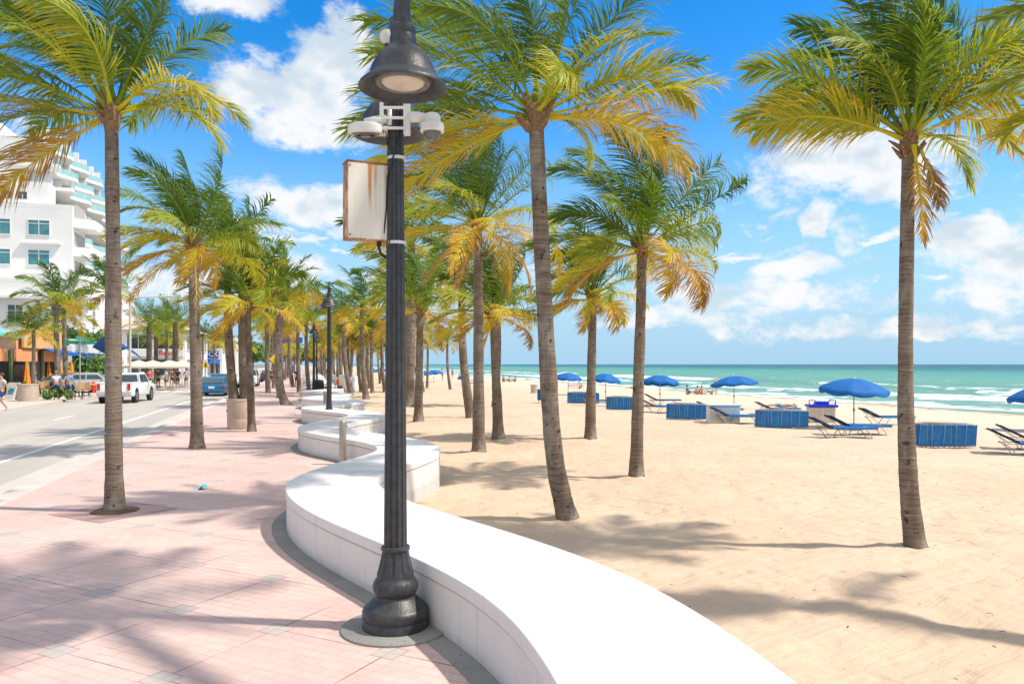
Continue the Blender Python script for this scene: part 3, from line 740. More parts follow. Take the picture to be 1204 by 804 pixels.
def auto_fronds(seed, n=22, L_=2.6):
    rg = random.Random(seed); out = []
    for i in range(n):
        k = (i+.5)/n
        az = i*2.39996+rg.uniform(-.25, .25)+seed
        el = R(lerp(84, -18, k**1.0))+rg.uniform(-.1, .1)
        age = max(0, min(1.0, k**1.5*.86+rg.uniform(-.10, .12)))
        w_ = rg.uniform(.2, 1.15); out.append((az, el, L_*rg.uniform(.85, 1.1)*lerp(1.08, .82, k), age, dict(w=w_*WK, g=rg.uniform(.4, 1.1), d=rg.uniform(.35, .8))))
    return out
def palm(base, top, label, fr=None, n=22, seed=1, Lf=2.6, r0=.145, r1=.10, mid=None, nl=86, near=True, lw=.024, wind=.6, group=None, skip=None, barkm=None, dead=(), bulge=0, agek=0.0):
    base = Vector(base); top = Vector(top)
    o = empty('coconut_palm', base, 0, label, 'palm tree', group)
    T = top-base
    mids = mid or [T*.33+Vector((T.x*-.05, 0, 0)), T*.66]
    path = [Vector((0, 0, -.12))]+[Vector(q) for q in mids]+[T]
    tm, tp = trunk_mesh(path, r0, r1, 28 if near else 12, .028 if near else .09, seed=seed, bulge=bulge)
    tm.build('trunk', barkm or BARK, o, smooth=True)
    cm_ = MB(); heart(cm_, seed, r1/.10); c = cm_.build('crown', BOOT, o, auto=R(60)); c.location = tp
    rg = random.Random(seed*13+5)
    for i, q in enumerate(fr or auto_fronds(seed, n, Lf)):
        az, el, ln, age = q[:4]; kw = q[4] if len(q) > 4 else {}
        if skip and skip(az, el): continue
        fm = MB(); a = az
        frond(fm, Vector((math.cos(a)*.08, math.sin(a)*.08, .02+.2*max(0, math.sin(el)))), az, el, ln, max(0, min(1.1, age+agek-.05)), rg, nl=nl, wind=kw.get('w', wind), grav=kw.get('g', .62), lw=lw, droop=kw.get('d', .55), segs=4 if near else 3)
        fm.build('frond', LEAF, c, smooth=False, col=True)
    for (az, el, ln, age, g) in dead:
        fm = MB(); frond(fm, Vector((math.cos(az)*.12, math.sin(az)*.12, -.02)), az, el, ln, age, rg, nl=50, wind=.15, grav=g, lw=.02, droop=.6, ll=.62, segs=4)
        x = fm.build('dead_frond', LEAF, c, col=True); tag(x, 'brown dead frond hanging down against the trunk')
    return o
def pz(t): return t
def crownpos(px, py, Y): return at(px, py, Y)
# ---- nearest palms, each from its own measurements
A1 = G(135, 601)
palm(A1, at(131, 142, 10.9), 'tall palm on the promenade at the left, nearest the road, with golden lower fronds', seed=3, Lf=2.75, r0=.132, r1=.088, mid=[Vector((-.02, 0, 1.4)), Vector((-.02, 0, 3.3))],
  fr=[(R(150), R(70), 2.5, .10), (R(60), R(78), 2.5, .05), (R(-60), R(74), 2.3, .12), (R(170), R(60), 2.6, .2, dict(w=1.0)), (R(-150), R(55), 2.7, .28, dict(w=1.0)), (R(120), R(62), 2.6, .2), (R(-100), R(62), 2.5, .3, dict(w=1.2)),
      (R(20), R(68), 2.3, .08, dict(w=.5)), (R(-20), R(58), 2.0, .22, dict(w=.6)), (R(175), R(36), 2.8, .32), (R(-165), R(24), 2.8, .42), (R(165), R(12), 2.7, .36), (R(-172), R(10), 2.6, .66, dict(w=.8, g=.3, d=.7)), (R(-178), R(-12), 2.3, .8, dict(w=.3, g=.75)),
      (R(-140), R(20), 2.4, .4), (R(140), R(22), 2.5, .4), (R(100), R(30), 2.4, .35), (R(60), R(30), 2.3, .35), (R(10), R(22), 1.6, .52, dict(w=.05, g=1.3)), (R(-15), R(34), 1.9, .6, dict(w=.1, g=1.5)), (R(35), R(34), 2.0, .5, dict(w=.3, g=1.0)),
      (R(-70), R(38), 2.0, .5, dict(w=.9)), (R(-110), R(40), 2.2, .42, dict(w=.9)), (R(-120), R(70), 2.6, .3, dict(w=1.4)), (R(155), R(48), 2.7, .25), (R(80), R(55), 2.4, .18), (R(40), R(56), 2.3, .2, dict(w=.2)), (R(-175), R(-30), 2.2, .86, dict(w=.25, g=.5))])
B1b = GB(670, 611)
palm(B1b, at(630, 143, 11.0), 'tall leaning palm on the sand just right of the nearest lamp post', seed=5, Lf=2.75, r0=.155, r1=.108, mid=[Vector((-.22, 0, .9)), Vector((-.34, 0, 2.6))],
  fr=[(R(90), R(80), 2.5, .05), (R(-90), R(70), 2.2, .15), (R(20), R(72), 2.5, .1, dict(w=.2)), (R(0), R(55), 2.6, .22, dict(w=.1, g=.5)), (R(10), R(30), 2.6, .34, dict(w=.05, g=.35)), (R(-10), R(12), 2.5, .56, dict(w=.05, g=.15)), (R(25), R(14), 2.2, .6, dict(w=.2, g=.7)),
      (R(-15), R(0), 2.4, .78, dict(w=.0, g=.85, d=.7)), (R(-5), R(30), 2.4, .62, dict(w=.05, g=1.0)), (R(165), R(62), 2.6, .15), (R(-165), R(45), 2.7, .3), (R(175), R(28), 2.7, .28), (R(-175), R(12), 2.7, .38), (R(170), R(0), 2.6, .55, dict(w=.3)), (R(-160), R(-8), 2.6, .62, dict(w=.4)),
      (R(-150), R(30), 2.5, .4), (R(150), R(20), 2.6, .42), (R(120), R(38), 2.5, .3), (R(100), R(20), 2.4, .36), (R(60), R(45), 2.5, .25), (R(55), R(15), 2.4, .45), (R(-120), R(45), 2.2, .3, dict(w=.9)), (R(-60), R(52), 2.2, .34), (R(-40), R(38), 2.0, .5, dict(g=.9)), (R(-70), R(20), 1.8, .5, dict(w=.7, g=.8)), (R(135), R(70), 2.5, .08), (R(-170), R(-22), 2.3, .7), (R(20), R(48), 2.6, .3, dict(w=.1))])
B2b = GB(1078, 644)
YB2 = B2b.y
palm(B2b, at(1068, 172, YB2), 'palm standing alone on the open sand at the right with a dead frond hanging', seed=9, Lf=2.1, r0=.132, r1=.072, mid=[Vector((-.10, 0, .8)), Vector((-.14, 0, 2.2))], bulge=.03,
  fr=[(R(100), R(82), 2.0, .05), (R(-120), R(76), 1.9, .1), (R(20), R(76), 2.0, .06), (R(60), R(66), 2.0, .12), (R(150), R(70), 2.0, .14), (R(-60), R(70), 1.8, .16), (R(10), R(56), 2.0, .12, dict(w=.1)), (R(-10), R(48), 1.9, .22, dict(w=.0)),
      (R(178), R(40), 2.1, .42, dict(w=.2, g=.55)), (R(-170), R(18), 2.0, .58, dict(w=.15, g=.6)), (R(170), R(26), 2.0, .5, dict(w=.2, g=.55)), (R(130), R(45), 1.9, .3), (R(90), R(40), 1.8, .34), (R(45), R(40), 1.9, .36),
      (R(-20), R(42), 1.7, .55, dict(w=.0, g=1.7)), (R(5), R(30), 1.5, .6, dict(w=.0, g=1.3)), (R(-45), R(56), 1.9, .45, dict(w=.0, g=1.4)), (R(-135), R(50), 1.7, .4), (R(20), R(60), 2.0, .2), (R(120), R(62), 2.0, .12), (R(-95), R(60), 1.6, .3, dict(w=.5)), (R(35), R(20), 1.7, .5, dict(w=.1, g=1.1))],
  dead=[(R(-88), R(-76), 1.25, .82, .02), (R(-40), R(-70), .8, .95, .05)])
palm(GB(748, 561), at(755, 298, GB(748, 561).y), 'mid distance palm on the sand right of the leaning palm, its trunk bare and straight', seed=11, n=25, Lf=2.3, r0=.135, r1=.092, wind=.25)
palm(GB(563, 533), at(562, 268, GB(563, 533).y), 'palm on the sand right behind the white bench, with heavy yellow drooping fronds', seed=14, n=32, Lf=3.0, r0=.165, r1=.105, wind=.75, agek=.06, dead=[(R(-110), R(-55), 1.9, .9, .3)])
palm(GB(694, 517), at(697, 352, GB(694, 517).y), 'shorter palm on the sand beside the second stack of blue loungers', seed=17, n=26, Lf=2.0, r0=.17, r1=.11, wind=.2, near=False, nl=50, lw=.034)
palm(GB(586, 516), at(580, 372, GB(586, 516).y), 'slender palm on the sand close to the right of the bench palm', seed=21, n=24, Lf=2.2, r0=.17, r1=.11, wind=.5, near=False, nl=50, lw=.034, agek=.04)
palm(GB(492, 496), at(494, 366, GB(492, 496).y), 'palm on the sand just right of the nearest lamp pole', seed=24, n=22, Lf=2.9, r0=.18, r1=.13, wind=.7, near=False, nl=50, lw=.04, agek=.08)
palm(G(232, 527), at(227, 292, G(232, 527).y), 'second promenade palm from the left with a hanging bleached frond', seed=28, n=25, Lf=2.2, r0=.155, r1=.115, wind=.55, agek=.02, dead=[(R(-60), R(-60), 2.0, 1.15, .2), (R(200), R(-35), 1.9, .8, .6)])
palm(G(296, 507), at(291, 360, G(296, 507).y), 'dark slim palm on the promenade beside the round planter', seed=31, n=24, Lf=2.3, r0=.12, r1=.10, wind=.8, near=False, nl=52, lw=.04, barkm=BARKD, agek=.0)
b_ = G(337, 476)
palm(b_, at(330, 352, b_.y), 'promenade palm with a trunk curving out of a wide foot', seed=35, n=28, Lf=2.7, r0=.24, r1=.17, mid=[Vector((-.35, 0, 1.0)), Vector((-.42, 0, 3.0))], wind=.8, near=False, nl=52, lw=.045, agek=.02)
# palms outside the frame to the right: only their frond tips come into view, and they throw shade on sand and bench
palm(Vector((5.3, 5.7, -.17)), Vector((6.45, 6.6, 4.8)), 'palm whose fronds hang in at the upper right corner', seed=41, r0=.15, r1=.1,
  fr=[(R(176), R(24), 2.2, .40, dict(w=.1, g=.6)), (R(168), R(6), 2.1, .52, dict(w=.05, g=.45)), (R(188), R(12), 2.0, .46, dict(w=.05, g=.5)), (R(180), R(44), 2.3, .30, dict(w=.2, g=.7)), (R(165), R(-8), 2.0, .58, dict(w=.05, g=.35)), (R(30), R(20), 1.8, .4), (R(-20), R(40), 1.8, .3), (R(20), R(70), 1.9, .1)])
palm(Vector((3.9, 2.0, -.17)), Vector((1.75, 6.0, 8.2)), 'tall palm just outside the frame whose shade falls on the promenade', seed=43, mid=[Vector((-.1, .2, 2.6)), Vector((-.6, 1.0, 5.2))], n=20, Lf=2.4, r0=.17, r1=.11, skip=lambda a, e: e < R(5))

# ---- far palms: shared shapes
def far_proto(seed, name='coconut_palm', nfr=19, L_=2.35, nl=34, H=4.9, lean=.2, agek=.05, date=False, lw=.055):
    o = empty(name, (0, 0, 0), 0)
    T = Vector((-lean, 0, H))
    tm, tp = trunk_mesh([Vector((0, 0, -.3)), Vector((-lean*.75, 0, H*.33)), Vector((-lean, 0, H*.66)), T], .17 if not date else .25, .115 if not date else .22, 10, .12, seed=seed)
    tm.build('trunk', BARKD if date else BARK, o, smooth=True)
    m = MB(); rg = random.Random(seed)
    for (az, el, ln, age, kw) in auto_fronds(seed, nfr, L_):
        if date: frond(m, (0, 0, 0), az, el, ln, min(.42, .12+age*.35), rg, nl=nl, wind=.3, grav=.55, lw=lw*.8, segs=2, rach=4, droop=.15)
        else: frond(m, (0, 0, 0), az, el, ln, age+agek-.04, rg, nl=nl, wind=kw['w'], grav=kw['g'], droop=kw['d'], lw=lw, segs=2, rach=4)
    c = m.build('crown', LEAF, o, col=True); c.location = T
    return o
protos = [far_proto(101, lean=.25, agek=.0), far_proto(102, lean=-.1, agek=-.08), far_proto(103, lean=.35, agek=.06), far_proto(104, lean=.1, H=5.3, agek=.04), far_proto(105, lean=.3, H=4.5, agek=-.05), far_proto(106, lean=-.3, H=5.0, agek=.0), far_proto(107, lean=.5, H=4.7, agek=.03), far_proto(108, lean=.0, H=5.2, agek=-.04)]
dproto = far_proto(120, 'date_palm', 26, 2.6, 24, 5.2, .05, 0, True)
used = set()
def far(k, p, sc, lab, group=None, rz=0, proto=None, cat='palm tree'):
    pr = proto or protos[k % len(protos)]
    if pr.name not in used:
        used.add(pr.name); o = pr; o.location = p; o.scale = (sc,)*3; o.rotation_euler = (0, 0, rz); tag(o, lab, cat, group)
        return o
    o = copy_tree(pr, p, rz, lab, group, sc); o['category'] = cat; return o
def farpx(k, bx, by, ty, lab, beach=False, group=None, rz=0, proto=None, H=4.9, Y=None):
    p = (GB(bx, by) if beach else G(bx, by)) if Y is None else Vector(((bx-602)/F*Y, Y, 0))
    h = EYE+(428-ty)/F*p.y-p.z
    return far(k, p, h/H, lab, group, rz, proto)
# promenade row, mid distance
farpx(1, 328, 468, 372, 'palm growing close behind the curved promenade palm')
farpx(3, 352, 461, 378, 'promenade palm left of the third lamp post')
farpx(0, 364.5, 465, 380, 'promenade palm touching the third lamp post from the left')
farpx(2, 345, 455, 385, 'thin promenade palm beside the blue street sign')
# beach row, mid distance
farpx(2, 555, 491, 325, 'slim palm on the sand behind the bench palm, left of it', True)
farpx(0, 431, 469, 362, 'palm on the sand right of the seated pair in red', True)
farpx(3, 438, 462, 395, 'pale trunked palm on the sand behind the seated pair', True)
farpx(4, 425, 461, 400, 'thin palm on the sand beside the seated pair', True)
farpx(1, 480, 478, 292, 'palm partly hidden behind the nearest lamp pole', True)
farpx(0, 581, 478, 365, 'thin palm leaning behind the slender palm', True, rz=R(160))
farpx(2, 530, 458, 402, 'solitary thin palm on the open beach', True)
farpx(1, 502, 456, 408, 'small round crowned palm on the beach near the far blue parasols', True)
farpx(4, 446, 451, 408, 'small leaning palm far down the beach', True, rz=R(180))
g1 = 'palms in the rows running far along the promenade and beach'
rr = random.Random(3)
t = 60
while t < 250:
    far(rr.randrange(8), ST(-2.6+rr.uniform(-.4, .4), t+rr.uniform(-1, 1)), rr.uniform(.95, 1.2), 'palm in the distant promenade row beside the road', g1+' roadside', rr.uniform(-.3, .3)); t += 8.5
for s0, t0, st in ((3.6, 56, 7.5), (6.5, 44, 10), (9.5, 62, 14)):
    t = t0
    while t < 260:
        s_ = s0+rr.uniform(-.8, .8); far(rr.randrange(8), ST(s_, t, sand_z(s_)), rr.uniform(.9, 1.2), 'palm in the distant rows on the sand', g1+' beachside', rr.uniform(-.3, .3)); t += st*rr.uniform(.8, 1.2)
# across the road
farpx(1, 38, 445, 392, 'small yellowish palm at the restaurant front by the round concrete planter', Y=45)
farpx(0, 72, 452, 356, 'taller of two palms by the orange parasols', Y=50)
farpx(4, 82, 450, 362, 'palm beside the green street sign', Y=54)
farpx(3, 128, 440, 352, 'palm beside the blue stair awning across the road', Y=72)
farpx(0, 176, 448, 384, 'date palm before the tiled roof building, left of the pair', Y=80, proto=dproto, H=5.2)
farpx(0, 184, 450, 396, 'shorter date palm of the pair before the tiled roof building', Y=86, proto=dproto, H=5.2)
farpx(0, 207, 447, 380, 'thick date palm right of the red script sign', Y=84, proto=dproto, H=5.2)
t = 96
while t < 240:
    far(rr.randrange(8), ST(-15.2+rr.uniform(-.5, .5), t), rr.uniform(1.1, 1.35), 'palm in the distant row on the far pavement', g1+' inland side', rr.uniform(-.3, .3)); t += 9

# ---- round planter with two palms on the promenade
def make_planter(p, r, h, lab):
    o = empty('planter', p, RZ, lab, 'planter')
    g = mat('tan_concrete', (.50, .40, .31), .85, .12, 9, bump=.3, bscale=50)
    m = MB(); m.lathe([(r*.93, 0), (r*.97, .02), (r, h*.3), (r, h*.32), (r*.985, h*.33), (r, h*.34), (r, h-.09), (r*1.04, h-.07), (r*1.04, h-.01), (r*1.02, h), (r*.9, h), (r*.88, h-.08), (.02, h-.08)], 40); m.build('pot', g, o, auto=R(35))
    m = MB(); m.lathe([(r*.87, h-.07), (r*.5, h-.03), (.01, h-.02)], 24, cap=False); m.build('soil', mat('soil', (.12, .08, .05), .95, .3, 20), o)
    return o
pp = G(281, 504)
make_planter(pp, .37, .98, 'round tan concrete planter on the promenade holding two palms')
far(0, pp+Vector((-.13, .02, .88)), 4.75/4.9, 'left palm of the two growing in the round promenade planter')
far(3, pp+Vector((.15, .06, .88)), 4.5/5.3, 'right palm of the two growing in the round promenade planter')
# tree pit round the nearest promenade palm
m = MB(); c = A1; m.lathe([(.85, 0), (.85, .004)], 4); pit = m.build('tree_pit', mat('pit_pink', (.42, .27, .25), .8, .15, 3), None); pit.location = (A1.x, A1.y, .002); pit.rotation_euler = (0, 0, RZ)
tag(pit, 'dark pink square of paving round the foot of the nearest promenade palm', 'tree pit')
m = MB(); m.lathe([(.32, 0), (.29, .02), (.2, .045)], 20, mod=lambda t, z: 1+.2*mnoise.noise((math.cos(t)*2, math.sin(t)*2, 1))); o = m.build('palm_soil', mat('soil', (.12, .08, .05)), None, smooth=True); o.location = (A1.x, A1.y, .003); tag(o, 'ring of brown soil at the foot of the nearest promenade palm', 'soil')
# ================================================================== BUILDINGS
WHITE = mat('white_stucco', (.78, .77, .75), .7, .05, .4)
CREAM = mat('cream_stucco', (.68, .63, .55), .75, .08, .5)
GLASST = mat('teal_glass', (.05, .22, .26), .12, .3, 1.2, spec=.8)
GLASSD = mat('dark_glass', (.05, .07, .09), .12, .4, 1.5, spec=.8)
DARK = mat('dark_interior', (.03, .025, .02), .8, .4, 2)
ORANGE = mat('orange_stucco', (.80, .34, .14), .7, .08, 1)
PEACH = mat('peach_stucco', (.80, .50, .34), .7, .08, 1)
TEALR = mat('teal_roof', (.16, .50, .46), .5, .1, 3)
BLUEC = mat('blue_canvas', (.01, .12, .42), .7, .1, 3)
GREENC = mat('green_canvas', (.02, .32, .26), .7, .1, 3)
TILE = mat('clay_tile', (.62, .44, .36), .8, .2, 6)
FRW = mat('white_frame', (.75, .75, .74), .5, .05)
RAIL = mat('balcony_glass', (.30, .50, .50), .2, .1, 1, spec=.6)
FOL = mat('leafy_green', (.09, .18, .03), .7, .5, 3)
def bld(name, label, s0, s1, t0, t1, h, wall, cat='building', roofn=None):
    o = empty(name, ST(s1, t0), RZ, label, cat); o['dim'] = (s1-s0, t1-t0, h)
    m = MB(); w, d = s1-s0, t1-t0; m.box((-w/2, d/2, h/2-.5), (w, d, h+1)); m.build('wall', wall, o)
    m = MB()
    for a, b in (((-w/2, .09, h+.15), (w+.12, .2, .5)), ((-w/2, d-.09, h+.15), (w+.12, .2, .5)), ((-.09, d/2, h+.153), (.2, d-.4, .5)), ((-w+.09, d/2, h+.153), (.2, d-.4, .5))): m.box(a, b)
    m.build('parapet', wall, o); return o
def window(o, face, u, z, w, h, glass=None, nx=2, ny=1, name='window', frame=None, top=0):
    """face R: plane x=0, u runs along +y. face C: plane y=0, u runs along x"""
    fr = frame or FRW; m = MB(); g = MB(); b = .09
    def bx(mm, du, dz, wu, hz, out, th):
        if face == 'R': mm.box((out, u+du, z+dz), (th, wu, hz))
        else: mm.box((u+du, -out, z+dz), (wu, th, hz))
    bx(m, 0, h/2, w+b, b, .03, .12); bx(m, 0, -h/2, w+b*1.8, b, .05, .18)
    for k in range(nx+1): bx(m, -w/2+w*k/nx, 0, b if k in (0, nx) else b*.8, h-b, .03, .10)
    for k in range(1, ny): bx(m, 0, -h/2+h*k/ny, w-b, b*.6, .028, .085)
    if top: bx(m, 0, h/2-top, w-b, b*.8, .029, .092)
    f = m.build(name, fr, o); bx(g, 0, 0, w-.02, h-.02, .012, .03); g.build('pane', glass or GLASSD, f); return f
def text(body, size, M, matl, parent, ext=.03, name='lettering', bold=0.0):
    cu = bpy.data.curves.new('txt', 'FONT'); cu.body = body; cu.size = size; cu.extrude = ext; cu.align_x = 'CENTER'; cu.align_y = 'CENTER'; cu.offset = bold; cu.resolution_u = 3
    t = bpy.data.objects.new('txt', cu); COL.objects.link(t); bpy.context.view_layer.update()
    me = bpy.data.meshes.new_from_object(t.evaluated_get(bpy.context.evaluated_depsgraph_get())); bpy.data.objects.remove(t)
    me.materials.clear(); me.materials.append(matl); o = link(name, me, parent); o.matrix_local = M; return o
MR = Matrix(((0, 0, 1, 0), (1, 0, 0, 0), (0, 1, 0, 0), (0, 0, 0, 1)))     # text plane on an R face
MCf = Matrix(((1, 0, 0, 0), (0, 0, -1, 0), (0, 1, 0, 0), (0, 0, 0, 1)))    # text plane on a C face
def awning(o, face, u, z, w, d, hh, matl, name='awning'):
    m = MB(); n = 6
    pts = [(0, hh), (d, 0), (d, -.25)]
    for sgn in (1,):
        rows = []
        for k in range(13):
            uu = u-w/2+w*k/12
            rows.append([((x+.02, uu, z+zz) if face == 'R' else (uu, -x-.02, z+zz)) for x, zz in pts+[(d-.03, -.25), (d-.03, -.03), (0, hh-.05)]])
        ids = [[m.vert(p) for p in r] for r in rows]
        for a, b in zip(ids, ids[1:]): m.bridge(a, b)
        m.face(ids[0][::-1]); m.face(ids[-1])
    return m.build(name, matl, o)
def leafball(m, c, r, n, rg, size=.25, sc=(1, 1, 1)):
    for _ in range(n):
        d = Vector((rg.gauss(0, 1), rg.gauss(0, 1), rg.gauss(0, 1))).normalized(); q = Vector(c)+Vector((d.x*sc[0], d.y*sc[1], d.z*sc[2]))*r*rg.uniform(.55, 1.05)
        a = Vector((rg.gauss(0, 1), rg.gauss(0, 1), rg.gauss(0, 1))).normalized()*size*rg.uniform(.6, 1.3); b = a.orthogonal().normalized()*size*.45
        m.face([m.vert(q-a*.5), m.vert(q+b), m.vert(q+a*.5), m.vert(q-b)])
def bush(name, loc, w, d, h, label, cat='plant', n=900, size=.28, seed=1, matl=None, group=None):
    o = empty(name, loc, RZ, label, cat, group); rg = random.Random(seed); m = MB()
    k = max(3, int(w*d/1.2)); 
    for i in range(k): leafball(m, (rg.uniform(-w/2, w/2), rg.uniform(-d/2, d/2), h*rg.uniform(.35, .7)), h*.42, n//k, rg, size)
    m.build('foliage', matl or FOL, o)
    m = MB()
    for i in range(k): x, y = rg.uniform(-w/2, w/2), rg.uniform(-d/2, d/2); m.tube([(x, y, -.02), (x+.05, y, h*.6)], .03, 5)
    m.build('stem', mat('brown_stem', (.12, .08, .05), .9), o); return o

# --- white hotel: frontal block with teal windows, and the tall stepped tower with waving balconies
h1 = bld('hotel_block', 'white frontal hotel block with large square teal windows at the far left', -64, -28, 107, 113, 21.6, WHITE, 'hotel')
for z in (19.0, 15.3, 11.7, 8.1):
    for u in (-3.7, -8.0, -13.2, -18.5):
        window(h1, 'C', u, z, 2.4, 1.9, GLASST, 2, 1, top=.45)
m = MB()
for z in (17.1, 13.4): m.box((-3.4, -.25, z), (4.4, .5, .25))
m.build('ledge', WHITE, h1)
m = MB(); m.box((-19.5, 4.4, 23.6), (32, 3.0, 3.4)); m.build('roof_storey', WHITE, h1)
for u in (-5.5, -7.2, -12): 
    f = window(h1, 'C', u, 22.9, 1.1, 1.0, GLASSD, 2, 1)
for k in range(4):
    z = 8.5+3.6*k; m = MB(); m.prism([(0.02, .3), (2.2, 1.6), (2.2, 5.8), (.02, 5.8)], z, z+1.15); b = m.build('balcony', WHITE, h1)
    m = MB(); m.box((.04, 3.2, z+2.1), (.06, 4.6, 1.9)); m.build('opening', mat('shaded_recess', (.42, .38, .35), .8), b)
tw = empty('hotel_tower', ST(-33.6, 114), RZ, 'tall white hotel tower with rows of waving curved balconies', 'hotel')
m = MB(); m.box((-16, 19, 15.5), (28, 38, 33)); m.box((-16, 12, 33.3), (20, 22, 3)); m.build('wall', WHITE, tw)
for k in range(10):
    z = 3.6+3.05*k; n = 60; lim = 40-max(0, k-6)*3.5; back = max(0, k-7)*.6
    def wv(y): return .9+.75*math.sin(y*2*math.pi/8.5+k*.25)-back+(2.4 if k < 8 else 1.4)
    pr = [(wv(-1+lim*i/n), -1+lim*i/n) for i in range(n+1)]
    m = MB(); m.prism([(-2.5, lim-1)]+[(-2.5, -1)]+pr, z, z+.42); b = m.build('balcony', WHITE, tw)
    m = MB(); ids = None
    for x, y in pr:
        c = [m.vert((x-.05, y, z+.42)), m.vert((x-.05, y, z+1.25)), m.vert((x-.1, y, z+1.25)), m.vert((x-.1, y, z+.42))]
        if ids: m.bridge(ids, c)
        ids = c
    m.build('railing', RAIL, b)
    for q in range(9):
        if 2.5+q*4.2 < lim-1.5: m = MB(); m.box((-.5, 2.5+q*4.2, z+1.7), (2.4, .3, 2.6)); m.build('partition', WHITE, b)
    for q in range(8):
        if 4.6+q*4.2 < lim-2: m = MB(); m.box((-1.95, 4.6+q*4.2, z+1.45), (.1, 2.6, 2.1)); m.build('window', GLASSD, b)
for k in range(8):
    for u in (-4.5, -9, -13.5, -18): pass
m = MB(); m.box((-13, 2, 36.6), (9, 7, 3.5)); m.build('penthouse', WHITE, tw)
for q in range(3): window(tw, 'C', -11-q*3.2, 30.4, 2.4, 1.5, GLASST, 3, 1)

# --- restaurant
r1 = bld('restaurant', 'orange and teal restaurant with a painted sign panel at the left edge', -34, -20.5, 44, 74.5, 4.0, PEACH, 'restaurant')
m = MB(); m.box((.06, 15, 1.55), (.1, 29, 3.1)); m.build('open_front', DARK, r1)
m = MB()
for k in range(9): m.box((.16, 1+k*3.5, 1.55), (.22, .28, 3.1))
m.build('column', mat('green_post', (.20, .27, .12), .7), r1)
m = MB()
for k in range(5): m.box((.20, 3+k*6.2, 2.75), (.16, 4.6, .9))
m.build('fascia_panel', ORANGE, r1)
sg_ = MB(); sg_.box((.35, 25.2, 4.3), (.22, 9.5, 2.0)); s_ = sg_.build('sign_panel', mat('sign_orange', (.80, .42, .16), .6, .12, .8), r1, bevel=.05)
m = MB(); m.box((.47, 26.5, 4.55), (.02, 3.6, .16)); m.box((.47, 26.5, 4.1), (.02, 3.9, .16)); m.build('sign_writing', mat('sign_red', (.55, .12, .08), .6), s_)
m = MB()
rowz = [(.6, 4.15), (-.6, 4.6), (-5, 6.9), (-9, 6.9)]
m.grid([[(x, y, z) for x, z in rowz] for y in (-2, 20)]); m.grid([[(x, y, z-.12) for x, z in rowz] for y in (-2, 20)]); m.box((.6, 9, 4.08), (.1, 22, .16)); m.build('teal_roof', TEALR, r1)
awning(r1, 'R', 27.5, 3.05, 5.8, 1.3, .5, BLUEC)
for k in range(3): window(r1, 'R', 24.5+k*2.1, 1.5, 1.4, 1.8, GLASSD, 2, 2)
# --- low terrace with hedge
r2 = bld('terrace_building', 'low white terrace building with blue awnings and balustrade', -30, -20.5, 78, 101, 3.4, WHITE)
for k in range(5): window(r2, 'R', 2+k*4.4, 1.7, 2.2, 1.6, GLASSD, 3, 1)
for k in range(2): awning(r2, 'R', 2.4+k*5.6, 2.5, 4.6, 1.2, .7, BLUEC)
for k in range(2): window(r2, 'C', -2.5-k*3.5, 1.7, 2.2, 1.5, GLASSD, 3, 1)
awning(r2, 'C', -3.5, 2.5, 6, 1.2, .7, BLUEC)
m = MB()
for k in range(46): m.lathe([(.05, 3.65), (.1, 3.85), (.05, 4.3)], 6, (-.15, .3+k*.5, 0), cap=False)
m.box((-.15, 11.5, 4.35), (.25, 23, .12)); m.build('balustrade', FRW, r2)
m = MB(); M_ = Matrix.Translation((1.4, 12.5, 0))
for a, b in (((0, -4), (4.6, 5.3)), ((0, 4), (3.2, 4.6))): pass
m.grid([[(x, y, 3.05+1.1*math.cos(min(1, abs(x-.2)/1.4)*math.pi/2)+(.12*(8-y) if y < 8 else 0)) for x in (-1.2, -.8, -.3, .2, .7, 1.2, 1.6)] for y in (-1, 2, 5, 8)])
o = m.build('stair_awning', BLUEC, r2); o.location = (1.6, 6.5, -.35)
m = MB(); [m.tube([(x, y, 0), (x, y, 2.8)], .04, 6) for x in (.4, 3.1) for y in (5.6, 9.5, 14.4)]; m.build('awning_post', FRW, r2)
bush('hedge', ST(-23.0, 88, 3.4), 3, 16, 2.4, 'bright green hedge on the roof terrace of the white terrace building', 'hedge', 2600, .35, 4)
bush('hedge', ST(-18.8, 79.5), 2.6, 5, 2.9, 'leafy green shrubs before the blue awning by the silver car', 'shrub', 1400, .35, 5)
# --- white building behind
r3 = bld('white_building', 'plain white building with small dark windows behind the terrace hedge', -44, -25, 101.5, 128, 11.8, WHITE)
for k, z in ((0, 7.6), (1, 7.6), (0, 4.2)): window(r3, 'R', 3+k*9, z, 1.3, 2.0, GLASSD, 2, 3)
for u in (-3, -7.5): window(r3, 'C', u, 8.0, 1.6, 2.1, GLASSD, 2, 3)
m = MB(); m.box((-9, -.4, 9.9), (20, 1.2, .3)); m.build('cornice', WHITE, r3)
